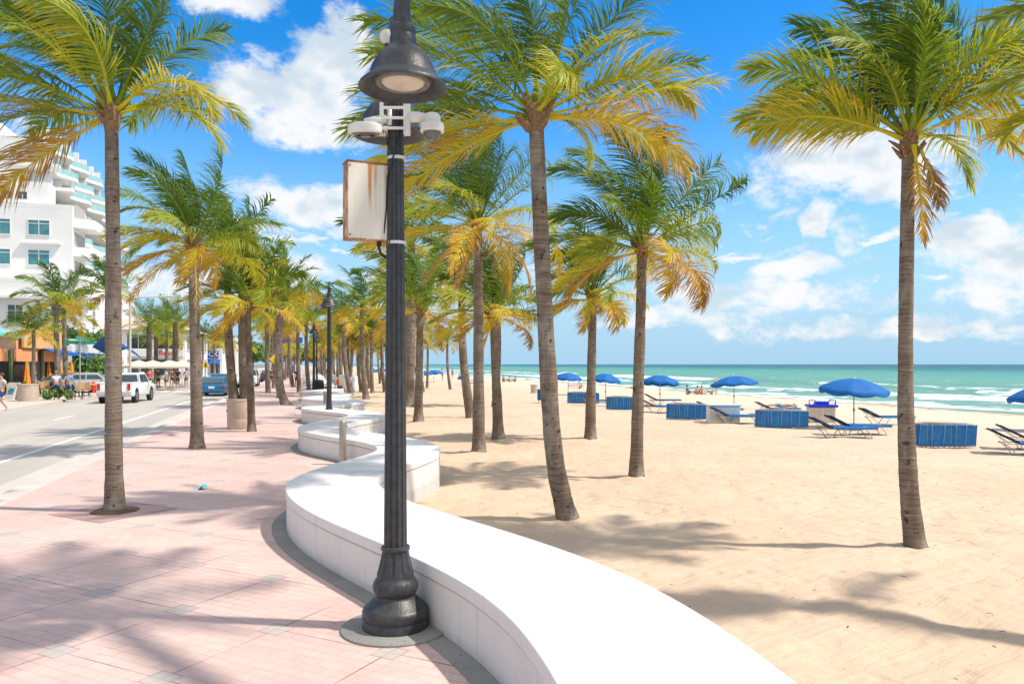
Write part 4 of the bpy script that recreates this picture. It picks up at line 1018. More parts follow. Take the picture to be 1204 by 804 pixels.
# --- tiled-roof building with the red script sign
r4 = bld('tiled_roof_building', 'two storey white building with pale tiled roof and red script sign', -25, -15, 108, 132, 6.3, WHITE)
for u in (-2.0, -5.6): window(r4, 'C', u, 5.0, 2.7, 1.9, GLASSD, 2, 1)
for u in (-2.2, -5.4, -8.4): window(r4, 'C', u, 1.7, 2.5, 2.2, GLASSD, 2, 1)
for k in range(5): window(r4, 'R', 2.5+k*4.6, 4.9, 2.6, 1.9, GLASSD, 2, 1); window(r4, 'R', 2.5+k*4.6, 1.6, 2.6, 2.3, GLASSD, 2, 1)
m = MB(); a = [(-10.8, -.8, 6.55), (.8, -.8, 6.55), (.8, 24.8, 6.55), (-10.8, 24.8, 6.55)]; b = [(-7, 5, 8.6), (-3, 5, 8.6), (-3, 19, 8.6), (-7, 19, 8.6)]
ia = [m.vert(p) for p in a]; ib = [m.vert(p) for p in b]; m.bridge(ia, ib); m.face(ib); m.face(ia[::-1]); m.build('roof', TILE, r4)
m = MB(); m.box((-5, -.18, 3.55), (9.6, .3, .9)); sb = m.build('sign_band', FRW, r4)
Mx = Matrix.Translation((-2.6, -.36, 3.55)) @ MCf @ Matrix.Shear('XY', 4, (0.25, 0)) if False else Matrix.Translation((-2.0, -.36, 3.55)) @ MCf
text('Beach', .95, Mx, mat('sign_crimson', (.55, .02, .06), .5), sb, .02, bold=.01)
# --- building with ROCK sign
r5 = bld('bar_building', 'white bar building with a blue ROCK sign and teal terrace parasol', -22, -14.5, 150, 170, 4.6, WHITE, 'bar')
m = MB(); m.box((-2.4, -.12, 3.9), (3.6, .2, 1.25)); sb = m.build('sign_board', mat('sign_blue', (.02, .10, .42), .5), r5)
text('ROCK', 1.25, Matrix.Translation((-2.4, -.25, 3.9)) @ MCf, mat('sign_white', (.85, .85, .85), .5), sb, .02, bold=.02)
awning(r5, 'C', -2.4, 2.3, 4.2, 1.3, .7, BLUEC)
for u in (-1.2, -3.6, -6): window(r5, 'C', u, 1.3, 1.7, 1.9, GLASSD, 2, 1)
m = MB()
for k in range(8): m.box((-.2-k*.95, -.05, 5.4), (.06, .06, .9))
m.box((-3.6, -.05, 5.85), (7.2, .08, .08)); m.build('terrace_railing', FRW, r5)
m = MB(); m.box((-5.4, 4, 6.3), (3.8, 5, 3.4)); m.build('upper_storey', WHITE, r5)
r6 = bld('tan_building', 'low tan shopfront building farthest down the road', -24, -14.3, 176, 230, 7.5, CREAM)
for k in range(4): window(r6, 'C', -1.6-k*2.3, 5.6, 1.5, 1.6, GLASSD, 2, 1); window(r6, 'C', -1.6-k*2.3, 1.8, 1.7, 2.4, GLASSD, 2, 1)
r7 = bld('pale_high_building', 'pale high building with a blue roof band beyond the low shops', -46, -38, 150, 175, 19.5, CREAM)
m = MB(); m.box((-4, -.15, 19.0), (8.4, .3, 1.1)); m.build('blue_band', BLUEC, r7)
for z in (16, 12.6, 9.2):
    for k in range(3): window(r7, 'C', -1.5-k*2.5, z, 1.6, 1.5, GLASST, 2, 1)
    for k in range(4): window(r7, 'R', 3+k*5.5, z, 2.2, 1.5, GLASST, 2, 1)
bush('flower_bed', ST(-15.4, 82, 0), 1.4, 14, .7, 'low planted bed with reddish edging before the cream parasols', 'planting', 1500, .22, 8, mat('bed_green', (.14, .17, .05), .8, .5, 3))
# --- masses of trees closing the road
rg = random.Random(4)
for i, (s_, t, r_) in enumerate(((-16, 262, 7), (-8, 285, 6), (-26, 240, 6.5), (-1, 300, 6), (6, 290, 5), (-36, 225, 7))):
    o = empty('leafy_tree', ST(s_, t), 0, 'broad green tree closing the far end of the road', 'tree', 'trees closing the far end of the road'); m = MB()
    for k in range(9): leafball(m, (rg.uniform(-4, 4), rg.uniform(-3, 3), rg.uniform(4.2, 7.5)), 2.4, 240, rg, .8, (1, 1, .75))
    m.build('crown', FOL, o); m = MB(); m.tube([(0, 0, -.2), (.1, 0, 2.5), (0, .1, 5.5)], [.35, .28, .15], 8)
    for k in range(4): m.tube([(0, 0, 3), (2.4*math.cos(k*1.6), 2.4*math.sin(k*1.6), 5.6)], [.16, .06], 6)
    m.build('trunk', BARKD, o)

# ================================================================== STREET FURNITURE
GALV = mat('galvanised', (.40, .38, .35)); PAINTP = mat('cream_post', (.55, .50, .42), .6)
def post(name, loc, h, r, label, cat, matl=GALV, rz=RZ):
    o = empty(name, loc, rz, label, cat); m = MB(); m.lathe([(r*1.5, 0), (r*1.5, .06), (r, .1), (r, h)], 12); m.build('pole', matl, o, auto=R(40)); return o
o = post('road_light', G(153, 458), 8.6, .10, 'tall pale cobra head road light with a long arm over the road', 'street light', PAINTP)
p_ = o.location; hl = EYE+(428-350)/F*p_.y
o.scale = (1, 1, hl/8.6)
m = MB(); m.tube([(0, 0, 8.3), (.8, 0, 8.65), (2.8, 0, 8.8)], [.07, .06, .05], 8); m.build('arm', PAINTP, o, smooth=True)
m = MB(); m.sphere((3.1, 0, 8.78), .4, 12, 8, (1, .45, .25)); m.build('lamp_head', PAINTP, o, smooth=True)
SGN = mat('sign_green', (.02, .30, .17), .5); SBL = mat('street_blue', (.04, .10, .42), .5); YEL = mat('sign_yellow', (.85, .55, .02), .5); WSG = mat('sign_white', (.85, .85, .85)); BLK = mat('black_paint', (.02, .02, .02), .5)
o = post('street_sign', G(94, 463), 3.9, .05, 'green street name blades on a post beside the silver car', 'street sign', GALV)
for k, (z, a) in enumerate(((3.62, 0), (3.9, 90))):
    m = MB(); m.box((0, 0, z), (2.0, .03, .24), rot=R(a)); m.build('name_blade', SGN, o)
o = post('street_sign', G(341, 454), 5.0, .07, 'blue street name sign and white notice on one far post', 'street sign', mat('cream_post', (.55, .50, .42)))
m = MB(); m.box((0, -.08, 4.4), (2.3, .03, .5)); m.build('name_blade', SBL, o)
m = MB(); m.box((.85, -.08, 1.6), (.75, .03, .9)); m.build('notice', WSG, o)
m = MB(); m.box((.1, -.08, 1.6), (.45, .03, .75)); m.build('notice', SBL, o)
def warn(px, py, z, lab, sz=.75):
    o = post('crossing_sign', G(px, py), z+.7, .04, lab, 'road sign')
    m = MB(); M_ = Matrix.Translation((0, -.07, z)) @ Matrix.Rotation(R(45), 4, 'Y'); m.box((0, 0, 0), (sz, .02, sz), M=M_); d = m.build('plate', YEL, o)
    m = MB(); y = -.09; m.sphere((0.02, y, z+.24), .065, 8, 6, (1, .2, 1)); m.tube([(0, y, z+.16), (0, y, z-.05)], .05, 5); m.tube([(0, y, z-.04), (.12, y, z-.3)], .03, 5); m.tube([(0, y, z-.04), (-.12, y, z-.3)], .03, 5); m.tube([(-.14, y, z-.02), (0, y, z+.12), (.14, y, z-.0)], .025, 5); m.build('pictogram', BLK, d); return o
warn(325, 463, 2.45, 'yellow diamond pedestrian sign behind the curved promenade palm', .7)
warn(242, 450, 2.0, 'small yellow diamond pedestrian sign beside the blue car', .6)
# litter bin
o = empty('litter_bin', G(374, 466), RZ, 'black litter bin against the third lamp post', 'litter bin')
m = MB(); m.lathe([(.30, 0), (.33, .05), (.35, .9), (.36, .92), (.36, 1.0), (.30, 1.06), (.12, 1.1)], 24); m.build('body', BLK, o, auto=R(35))
m = MB()
for k in range(20): a = k*math.pi/10; m.tube([(math.cos(a)*.36, math.sin(a)*.36, .08), (math.cos(a)*.37, math.sin(a)*.37, .88)], .012, 4)
m.build('slats', BLK, o)
# low white curved wall on the beach side, far
m = MB(); ids = None
for k in range(25):
    s_ = 3.2+1.4*math.sin(k/24*math.pi*1.2); t = 62+k*.8; h = 1.05
    c = [m.vert(ST(s_-.2, t, -.3)), m.vert(ST(s_-.2, t, h)), m.vert(ST(s_+.2, t, h)), m.vert(ST(s_+.2, t, -.3))]
    if ids: m.bridge(ids, c)
    else: m.face(c)
    ids = c
m.face(ids[::-1]); tag(m.build('beach_wall', BENCH), 'chest high white curved wall beyond the seated pair', 'wall')
# litter on the promenade
m = MB(); m.grid([[(x*.05, y*.04, .03*math.sin(x*1.7)+.02*math.cos(y*2)+.012*x) for x in range(-2, 3)] for y in range(-2, 3)])
o = m.build('plastic_wrapper', mat('cyan_wrapper', (.02, .45, .65), .35), None); o.location = G(236, 573, .03); tag(o, 'crumpled bright blue plastic wrapper lying on the promenade', 'litter')
# round planter, sandwich board, parasols, tables, hydrant across the road
make_planter(G(33, 471.5), .52, .98, 'big round cream concrete planter on the far pavement')
o = empty('sandwich_board', G(17, 470), R(-20), 'white sandwich board with a blue wave picture beside the round planter', 'sign board')
for sy in (-1, 1):
    M_ = Matrix.Translation((0, sy*.2, .5)) @ Matrix.Rotation(R(sy*14), 4, 'X'); m = MB(); m.box((0, 0, 0), (.75, .04, 1.05), M=M_); b = m.build('panel', WSG, o)
    if sy < 0:
        m = MB(); m.box((0, -.028, .02), (.5, .01, .12), M=M_); m.box((.04, -.03, .12), (.36, .01, .12), M=M_); m.box((-.02, -.028, -.12), (.46, .01, .1), M=M_); m.build('picture', mat('wave_teal', (.02, .35, .45), .5), b)
        m = MB(); m.box((-.15, -.028, .24), (.14, .01, .1), M=M_); m.build('picture_sun', YEL, b)
ORC = mat('orange_canvas', (.85, .27, .02), .8, .12, 5)
def closed_parasol(loc, lab):
    o = empty('closed_parasol', loc, 0, lab, 'parasol')
    m = MB(); m.tube([(0, 0, 0), (0, 0, 2.35)], .03, 8); m.lathe([(.25, 0), (.25, .05), (.05, .08)], 16); m.build('pole', GALV, o)
    m = MB(); m.lathe([(.30, .55), (.27, .7), (.2, 1.2), (.12, 1.8), (.05, 2.3), (.01, 2.42)], 32, mod=lambda t, z: 1+.18*math.cos(8*t), cap=False); m.build('canopy', ORC, o, smooth=True); return o
for (px, py, lab) in ((20, 461, 'closed orange parasol behind the sandwich board'), (31, 461, 'closed orange parasol behind the round cream planter'), (44, 458, 'closed orange parasol right of the small palm'), (57, 458, 'closed orange parasol above the walker in white'), (71, 459, 'closed orange parasol between the two walkers'), (84, 457, 'closed orange parasol by the street name sign')):
    closed_parasol(G(px, py), lab)
CAN = mat('cream_canvas', (.62, .55, .44), .85, .06, 3)
def cafe_parasol(loc, w, lab, matl=CAN):
    o = empty('cafe_parasol', loc, RZ, lab, 'parasol'); m = MB(); m.tube([(0, 0, 0), (0, 0, 2.3)], .035, 8); m.lathe([(.3, 0), (.3, .06), (.05, .1)], 16); m.build('pole', FRW, o)
    m = MB(); q = w/2; a = [(-q, -q, 1.75), (q, -q, 1.75), (q, q, 1.75), (-q, q, 1.75)]; b = [(x, y, 1.9) for x, y, z in a]
    ia = [m.vert(p) for p in a]; ib = [m.vert(p) for p in b]; tp = m.vert((0, 0, 2.45)); m.bridge(ia, ib)
    for i in range(4): m.face((ib[i], ib[(i+1)%4], tp))
    m.build('canopy', matl, o); return o
for (px, Y, w, lab) in ((163, 66, 3.0, 'left cream square cafe parasol before the tiled roof building'), (180, 70, 3.4, 'middle cream square cafe parasol between the date palms'), (200, 66, 3.0, 'right cream square cafe parasol beside the thick date palm'), (214, 74, 3.0, 'cream square cafe parasol farthest along the row')):
    cafe_parasol(Vector(((px-602)/F*Y, Y, 0)), w, lab)
def umbrella_mesh_parts(o, h, r, matl, tilt=R(6), valance=.14, polem=None):
    M_ = Matrix.Translation((0, 0, h-.42)) @ Matrix.Rotation(tilt, 4, 'Y')
    m = MB(); m.tube([(0, 0, -.35), (0, 0, h-.42)], .022, 10); m.tube([M_ @ Vector((0, 0, 0)), M_ @ Vector((0, 0, .44))], .018, 8); m.lathe([(.04, .62), (.045, .66), (.04, .74)], 10); m.build('pole', polem or mat('pole_grey', (.40, .36, .32), .5, .1, metal=.2), o)
    m = MB(); n = 8; seg = 6; rows = []
    for j in range(9):
        k = j/8; rows.append([])
        for i in range(n*seg):
            a = 2*math.pi*i/(n*seg); f = abs(((i % seg)/seg)-.5)*2       # 1 on the ribs
            rr = r*k*(1-.035*k*(1-f*f)); z = .42-.40*(k**1.9)-.045*k*(1-f*f)
            rows[-1].append(m.vert(M_ @ Vector((math.cos(a)*rr, math.sin(a)*rr, z))))
        if j: m.bridge(rows[-2], rows[-1])
    last = []
    for i in range(n*seg):
        a = 2*math.pi*i/(n*seg); f = abs(((i % seg)/seg)-.5)*2; rr = r*(1-.035*(1-f*f))*.995
        last.append(m.vert(M_ @ Vector((math.cos(a)*rr, math.sin(a)*rr, .02-.045*(1-f*f)-valance*(.75+.25*abs(math.sin(a*20)))))))
    m.bridge(rows[-1], last); m.build('canopy', matl, o, smooth=True)
    m = MB()
    for i in range(n):
        a = 2*math.pi*i/n; pts = []
        for j in range(7): k = j/6*.98; pts.append(M_ @ Vector((math.cos(a)*r*k, math.sin(a)*r*k, .405-.40*(k**1.9))))
        m.tube(pts, .008, 4)
    m.build('ribs', FRW, o)
    m = MB(); m.lathe([(.03, 0), (.035, .02), (.015, .05), (.008, .08)], 8, M=M_ @ Matrix.Translation((0, 0, .41))); m.build('finial', FRW, o)
o = empty('terrace_parasol', ST(-17.4, 151.5, 4.6), 0, 'round teal parasol on the upper terrace above the ROCK sign', 'parasol'); umbrella_mesh_parts(o, 3.0, 2.6, GREENC)
WOOD = mat('rattan', (.45, .30, .14), .7, .25, 20); YT = mat('lime_yellow', (.72, .72, .04), .5, .1)
def cafe_table(loc, lab, top=YT):
    o = empty('cafe_table', loc, RZ, lab, 'table'); m = MB(); m.lathe([(.42, .72), (.42, .75)], 20); m.build('tabletop', top, o)
    m = MB(); m.tube([(0, 0, .02), (0, 0, .72)], .03, 8); m.box((0, 0, .02), (.55, .07, .04)); m.box((0, 0, .022), (.07, .55, .04)); m.build('leg', BLK, o)
def chair(loc, rz, lab, matl=WOOD):
    o = empty('cafe_chair', loc, rz, lab, 'chair', 'cafe chairs on the far pavement'); m = MB(); m.box((0, 0, .45), (.44, .44, .05)); m.build('seat', matl, o, bevel=.01)
    m = MB(); m.box((0, -.21, .74), (.44, .035, .42)); m.build('backrest', matl, o, bevel=.01)
    for sx in (-1, 1):
        for sy in (-1, 1): m = MB(); m.tube([(sx*.2, sy*.2, 0), (sx*.19, sy*.19, .43)], .018, 6); m.build('leg', BLK, o)
cafe_table(G(97, 466), 'lime yellow cafe table left of the silver car'); cafe_table(G(104, 465), 'lime yellow cafe table in front of the silver car wheel'); cafe_table(G(48, 464), 'small table behind the man in blue', WOOD)
chair(G(93, 467), R(70), 'chair left of the lime yellow tables'); chair(G(101, 467), R(200), 'chair between the lime yellow tables'); chair(G(46, 466), R(90), 'rattan chair near the small palm trunk'); chair(G(52, 466), R(-90), 'rattan chair behind the walker in white'); chair(G(55, 463), R(20), 'rattan chair farthest from the kerb')
o = empty('fire_hydrant', G(110, 462), 0, 'red fire hydrant on the far pavement beside the silver car', 'hydrant'); m = MB(); m.lathe([(.17, 0), (.17, .05), (.12, .07), (.12, .6), (.15, .62), (.15, .66), (.10, .76), (.03, .82), (.03, .87)], 16); m.build('barrel', mat('hydrant_red', (.65, .04, .03), .45), o, auto=R(40))
m = MB(); m.tube([(-.2, 0, .5), (.2, 0, .5)], .055, 10); m.tube([(0, -.2, .45), (0, 0, .45)], .06, 10); m.build('outlet', mat('hydrant_red', (.65, .04, .03)), o, auto=R(40))
bush('shrub', G(70, 470), 1.5, .8, .6, 'low green shrub at the feet of the walkers', 'shrub', 500, .16, 11)
bush('shrub', ST(-19.8, 62), 1.2, 9, .8, 'row of low green plants along the restaurant front', 'shrub', 900, .2, 12)

# ================================================================== VEHICLES
TYRE = mat('tyre_rubber', (.025, .025, .025), .8); RIMM = mat('wheel_rim', (.45, .45, .46), .35, .1, metal=.6); CGL = mat('car_glass', (.03, .06, .07), .08, .2, 2, spec=.9)
REDL = mat('tail_light', (.55, .02, .02), .25); CHR = mat('bumper_chrome', (.60, .60, .60), .25, .05, metal=.7); PLT = mat('plate_white', (.7, .7, .66), .5)
def car(loc, rz, label, paint, L_=4.4, W_=1.78, kind='hatch', cat='car', name='parked_car', sc=1.0):
    """local +y is the nose of the car"""
    o = empty(name, loc, rz, label, cat); o.scale = (sc,)*3; wb = .30*L_; wr = .33 if kind not in ('pickup', 'suv') else .39
    body = {'hatch': [(-.5, .38), (-.5, .78), (-.485, .92), (-.3, .95), (.22, .92), (.46, .78), (.5, .62), (.5, .36), (.46, .24), (-.46, .24)],
            'sedan': [(-.5, .38), (-.5, .80), (-.48, .96), (-.3, .99), (.22, .92), (.46, .78), (.5, .62), (.5, .36), (.46, .24), (-.46, .24)],
            'suv': [(-.5, .45), (-.5, .95), (-.49, 1.08), (-.3, 1.10), (.22, 1.08), (.46, .98), (.5, .78), (.5, .42), (.46, .34), (-.46, .34)],
            'pickup': [(-.5, .50), (-.5, 1.08), (-.495, 1.12), (-.13, 1.12), (.22, 1.12), (.46, 1.02), (.5, .82), (.5, .48), (.46, .38), (-.46, .38)]}[kind]
    cab = {'hatch': [(-.465, .93), (-.30, 1.34), (-.20, 1.42), (.02, 1.44), (.07, 1.40), (.24, .90)], 'sedan': [(-.36, .95), (-.24, 1.36), (-.16, 1.42), (.03, 1.43), (.09, 1.39), (.25, .90)],
           'suv': [(-.49, 1.06), (-.44, 1.60), (-.38, 1.70), (.02, 1.72), (.08, 1.66), (.22, 1.06)], 'pickup': [(-.15, 1.10), (-.11, 1.62), (-.06, 1.70), (.10, 1.71), (.15, 1.66), (.26, 1.10)]}[kind]
    m = MB(); hw_ = W_/2
    def loft(prof, wid):
        prev = None
        for f, wf in ((-1, .9), (-.96, .975), (-.8, 1), (.8, 1), (.96, .975), (1, .9)):
            pass
        rows = []
        for sx in (-1, -.97, -.9, .9, .97, 1):
            ins = {1: .045, .97: .015, .9: 0}[abs(sx)]
            rows.append([m.vert((sx*wid(z)*1.0, y*L_*(1-ins*.6), zc+(z-zc)*(1-ins*1.6))) for y, z in prof for zc in [.65]])
        for a, b in zip(rows, rows[1:]): m.bridge(a, b)
        m.face(rows[0]); m.face(rows[-1][::-1])
    loft(body, lambda z: hw_*(1-.10*max(0, z-.75)-.06*max(0, .5-z)))
    if kind == 'pickup':
        pass
    m.build('body', paint, o, auto=R(50))
    m = MB(); z0 = cab[0][1]; zt = max(z for _, z in cab)
    rows = []
    for sx in (-1, 1): rows.append([m.vert((sx*(hw_*.95-(z-z0)*.26), y*L_, z)) for y, z in cab])
    m.bridge(rows[0], rows[1]); m.face(rows[0]); m.face(rows[1][::-1]); m.build('roof', paint, o, bevel=.05)
    if kind == 'pickup':
        m = MB(); m.box((0, -.325*L_, 1.10), (W_*.80, L_*.31, .06)); m.build('cargo_bed', mat('bed_grey', (.12, .12, .12), .8), o)
        m = MB()
        for sx in (-1, 1): m.box((sx*hw_*.91, -.325*L_, 1.15), (.13, L_*.34, .10))
        m.box((0, -.492*L_, 1.15), (W_*.86, .09, .10)); m.build('bed_rail', paint, o, bevel=.02)
    # glazing: rear, front, sides, set just proud of the cabin
    def quad(mm, y0, z0_, y1, z1_, xw0, xw1, dn):
        a = [mm.vert((sx*xw, y, z)) for sx, xw, y, z in ((-1, xw0, y0, z0_), (1, xw0, y0, z0_), (1, xw1, y1, z1_), (-1, xw1, y1, z1_))]
        b = [mm.vert(Vector(mm.v[i])+Vector(dn)) for i in a]; mm.face(a[::-1]); mm.face(b); mm.bridge(a, b)
    wz = lambda z: hw_*.95-(z-z0)*.26
    (ya, za), (yb, zb) = cab[0], cab[1]; k0, k1 = .14, .94
    y0, z0_, y1, z1_ = lerp(ya, yb, k0)*L_, lerp(za, zb, k0), lerp(ya, yb, k1)*L_, lerp(za, zb, k1)
    m = MB(); quad(m, y0, z0_, y1, z1_, wz(z0_)-.1, wz(z1_)-.1, (0, -.025, .015)); m.build('rear_window', CGL, o)
    (ya, za), (yb, zb) = cab[5], cab[4]
    y0, z0_, y1, z1_ = lerp(ya, yb, k0)*L_, lerp(za, zb, k0), lerp(ya, yb, k1)*L_, lerp(za, zb, k1)
    m = MB(); quad(m, y0, z0_, y1, z1_, wz(z0_)-.08, wz(z1_)-.08, (0, .02, .02)); m.build('windscreen', CGL, o)
    for sx in (-1, 1):
        m = MB(); zl, zh = z0+.06, zt-.10
        def yr(z): k = (z-cab[0][1])/(cab[1][1]-cab[0][1]); return lerp(cab[0][0], cab[1][0], k)*L_
        def yf(z): k = (z-cab[5][1])/(cab[4][1]-cab[5][1]); return lerp(cab[5][0], cab[4][0], k)*L_
        mid = (yr(zl)+yf(zl))/2
        for (a0, a1, b0, b1) in ((yr(zl)+.14, mid-.04, yr(zh)+.12, mid-.04), (mid+.04, yf(zl)-.16, mid+.04, yf(zh)-.10)):
            ids = [m.vert((sx*(wz(z)+.004), y, z)) for y, z in ((a0, zl), (a1, zl), (b1, zh), (b0, zh))]; ids2 = [m.vert(Vector(m.v[i])+Vector((sx*.014, 0, 0))) for i in ids]
            m.bridge(ids, ids2); m.face(ids2); m.face(ids[::-1])
        m.build('side_window', CGL, o)
        for sy in (-1, 1):
            w_ = empty('wheel', (0, 0, 0)); bpy.data.objects.remove(w_)
            m = MB(); Mw = Matrix.Translation((sx*(hw_-.10), sy*wb, wr)) @ Matrix.Rotation(R(90), 4, 'Y')
            m.lathe([(wr*.62, -.115), (wr*.95, -.115), (wr, -.09), (wr, .09), (wr*.95, .115), (wr*.62, .115)], 24, M=Mw); wh = m.build('wheel', TYRE, o, auto=R(40))
            m = MB(); m.lathe([(wr*.6, .10*sx), (wr*.58, .122*sx), (wr*.2, .105*sx), (wr*.15, .125*sx), (.01, .127*sx)], 20, M=Mw, mod=None, cap=False); m.build('rim', RIMM, wh, smooth=True)
            m = MB(); m.lathe([(wr*1.16, -.06), (wr*1.16, .02)], 24, M=Matrix.Translation((sx*(hw_-.025), sy*wb, wr+.03)) @ Matrix.Rotation(R(90), 4, 'Y')); m.build('wheel_arch', BLK, o)
        zt_ = body[2][1]-.16
        m = MB(); m.box((sx*(hw_-.15), -L_*.5+.0, zt_-.02), (.24 if kind != 'pickup' else .16, .07, .17 if kind != 'pickup' else .36)); m.build('tail_light', REDL, o, bevel=.015)
        m = MB(); m.box((sx*(hw_-.26), L_*.485, body[6][1]), (.34, .09, .15)); m.build('headlight', PLT, o, bevel=.02)
        m = MB(); m.box((sx*(hw_+.07), L_*.17, z0+.06), (.18, .10, .14)); m.build('mirror', paint, o, bevel=.02)
    zb_ = .45 if kind not in ('pickup', 'suv') else .58
    for sy in (-1, 1): m = MB(); m.box((0, sy*(L_*.497), zb_), (W_*.93, .14, .20)); m.build('bumper', CHR if kind == 'pickup' else (paint if sy else paint), o, bevel=.03)
    m = MB(); m.box((0, -L_*.5-.035, zb_+.22), (.40, .03, .17)); m.build('licence_plate', PLT, o); return o
PW = mat('car_white', (.78, .78, .78), .25, .03, spec=.6); PB = mat('car_blue', (.012, .15, .33), .22, .05, metal=.2, spec=.7); PS = mat('car_silver', (.52, .54, .57), .25, .03, metal=.3, spec=.6); PD = mat('car_dark', (.03, .04, .05), .25, .1, spec=.6)
car(G(150, 472, -.12), RZ-R(4), 'white pickup truck driving away, partly behind the nearest promenade palm', PW, 5.2, 1.88, 'pickup', 'pickup truck', 'pickup_truck')
car(G(254, 464.5, -.12), RZ-R(2), 'bright blue hatchback driving away behind the second promenade palm', PB, 4.3, 1.82, 'hatch', 'car', 'blue_car').scale = (1, 1, .92)
car(ST(-6.6, 68, -.12), RZ, 'darker blue car just ahead of the blue hatchback', mat('car_navy', (.02, .12, .24), .25, .05, metal=.2), 4.3, 1.75, 'sedan', 'car', 'blue_car')
car(G(108, 461.5), RZ-R(82), 'silver sedan in the side street facing right behind the hydrant', PS, 4.6, 1.8, 'sedan', 'car', 'silver_car')
car(G(292, 455, -.12), RZ+R(180), 'white four wheel drive car behind the round promenade planter palms', PW, 4.6, 1.85, 'suv', 'car', 'white_car')
car(G(316, 449, -.12), RZ, 'small dark car far down the road', PD, 4.5, 1.8, 'sedan', 'car', 'dark_car')
car(ST(-16.5, 64), RZ-R(86), 'grey car parked behind the walkers before the blue awning', mat('car_grey', (.22, .26, .32), .3, .05), 4.4, 1.75, 'hatch', 'car', 'grey_car')
# ================================================================== BEACH FURNITURE
BLU = mat('beach_blue_canvas', (.002, .115, .38), .75, .14, 4); BLUF = mat('blue_sling', (.015, .165, .44), .7, .18, 7); ALU = mat('lounger_frame', (.44, .39, .34), .5, .12, metal=.3); DBL = mat('navy_sling', (.02, .075, .20), .75, .15, 6)
def beach_umbrella(px, py, ty, w, lab, Y=None, dy=0):
    p = GB(px, py); h = EYE+(428-ty)/F*p.y-p.z; r = w/2/F*p.y
    o = empty('beach_umbrella', p, R(px), lab, 'beach umbrella'); umbrella_mesh_parts(o, h, r, BLU, tilt=R(5)); return o
beach_umbrella(1004, 503, 445, 78, 'nearest big blue beach umbrella right of the rental box')
beach_umbrella(863, 480, 442, 57, 'blue beach umbrella above the white locker')
beach_umbrella(776, 477, 441, 46, 'blue beach umbrella partly behind the mid distance palm trunk')
beach_umbrella(712, 473, 439, 36, 'blue beach umbrella right of the short beach palm trunk')
beach_umbrella(668, 464, 438, 32, 'blue beach umbrella emerging from behind the leaning palm')
beach_umbrella(1222, 507, 454, 66, 'blue beach umbrella cut by the right edge of the photo')
beach_umbrella(510, 449, 435, 22, 'right one of two small far blue umbrellas near the lamp pole')
beach_umbrella(498, 450, 436, 20, 'left one of two small far blue umbrellas near the lamp pole')
beach_umbrella(448, 446, 432, 13, 'tiny blue umbrella far down the beach, right of the pair')
beach_umbrella(438, 446, 433, 12, 'tiny blue umbrella farthest left on the beach')
beach_umbrella(545, 452, 440, 14, 'small distant blue umbrella near the solitary thin palm')
def panel_lounger(loc, rz, lab, wid=.64, ln=1.8, group=None):
    """a folded lounger stored standing on its long edge"""
    o = empty('folded_lounger', loc, rz, lab, 'folded lounger', group); tilt = Matrix.Rotation(R(7), 4, 'X')
    m = MB(); n = 12; rows = []
    for k in range(n+1):
        x = -ln/2+ln*k/n; rows.append([tilt @ Vector((x, .012*math.sin(k*1.3)-.0, z)) for z in (.06, .2, .35, .5, .06+wid-.04)])
    loop = [r+[q+Vector((0, .05, 0)) for q in r[::-1]] for r in rows]; ids = [[m.vert(q) for q in r] for r in loop]
    for a, b in zip(ids, ids[1:]): m.bridge(a, b)
    m.face(ids[0][::-1]); m.face(ids[-1]); m.build('sling', BLUF, o, auto=R(50))
    m = MB(); z1 = .04+wid
    m.tube([tilt @ Vector(q) for q in ((-ln/2, 0, .04), (ln/2, 0, .04), (ln/2, 0, z1), (-ln/2, 0, z1), (-ln/2, 0, .04))], .011, 8)
    m.build('frame', mat('worn_blue_frame', (.28, .31, .38), .5, .15), o, smooth=True)
    m = MB()
    for k, dx in ((.2, .012), (.42, -.008), (.62, .012), (.8, -.01)):
        x = -ln/2+ln*k; m.tube([tilt @ Vector(q) for q in ((x, -.02, .0), (x+dx, -.045, .2), (x-dx*.5, -.045, z1-.1), (x, -.02, z1+.02))], .013, 6)
    m.build('cross_bar', mat('bar_blue_grey', (.16, .27, .46), .5), o, smooth=True)
    m = MB(); m.tube([tilt @ Vector(q) for q in ((-ln*.36, .03, z1-.02), (-ln*.36, .04, z1+.03), (ln*.2, .05, z1+.03), (ln*.2, .04, z1-.02))], .008, 6); m.build('leg_loop', ALU, o, smooth=True)
    return o
STK = [(1115, 526, 67, 'nearest row right of the lone palm trunk'), (923, 503.5, 56, 'row in front of the rental box'), (812, 493.5, 44, 'row in front of the white locker'), (736, 482, 36, 'row right behind the mid distance palm'), (688, 474.5, 34, 'row behind the short beach palm')]
first = None
ords = ('front', 'middle', 'rear')
for (px, py, w, where) in STK:
    p = GB(px, py); W_ = w/F*p.y; sc = 1.0
    for k in range(3):
        ln = 1.8; ext = max(0, W_-ln)
        loc = p+Vector((ext/2-ext*k/2-(0 if ext > .1 else .11*k), .05+.055*k, .0+.012*k)); z = sand_z(toST(loc.x, loc.y)[0])-.01
        loc.z = z
        lab = f'{ords[k]} folded blue lounger on edge, {where}'
        if first is None: first = o = panel_lounger(loc, R(-2), lab, group='folded loungers stored on edge on the beach')
        else: o = copy_tree(first, loc, R(-3+2.5*k+rnd.uniform(-1.5, 1.5)), lab)
        s_ = (W_/ln if W_ < ln else 1); o.scale = (s_*rnd.uniform(.97, 1.0), 1, .98+.03*k)
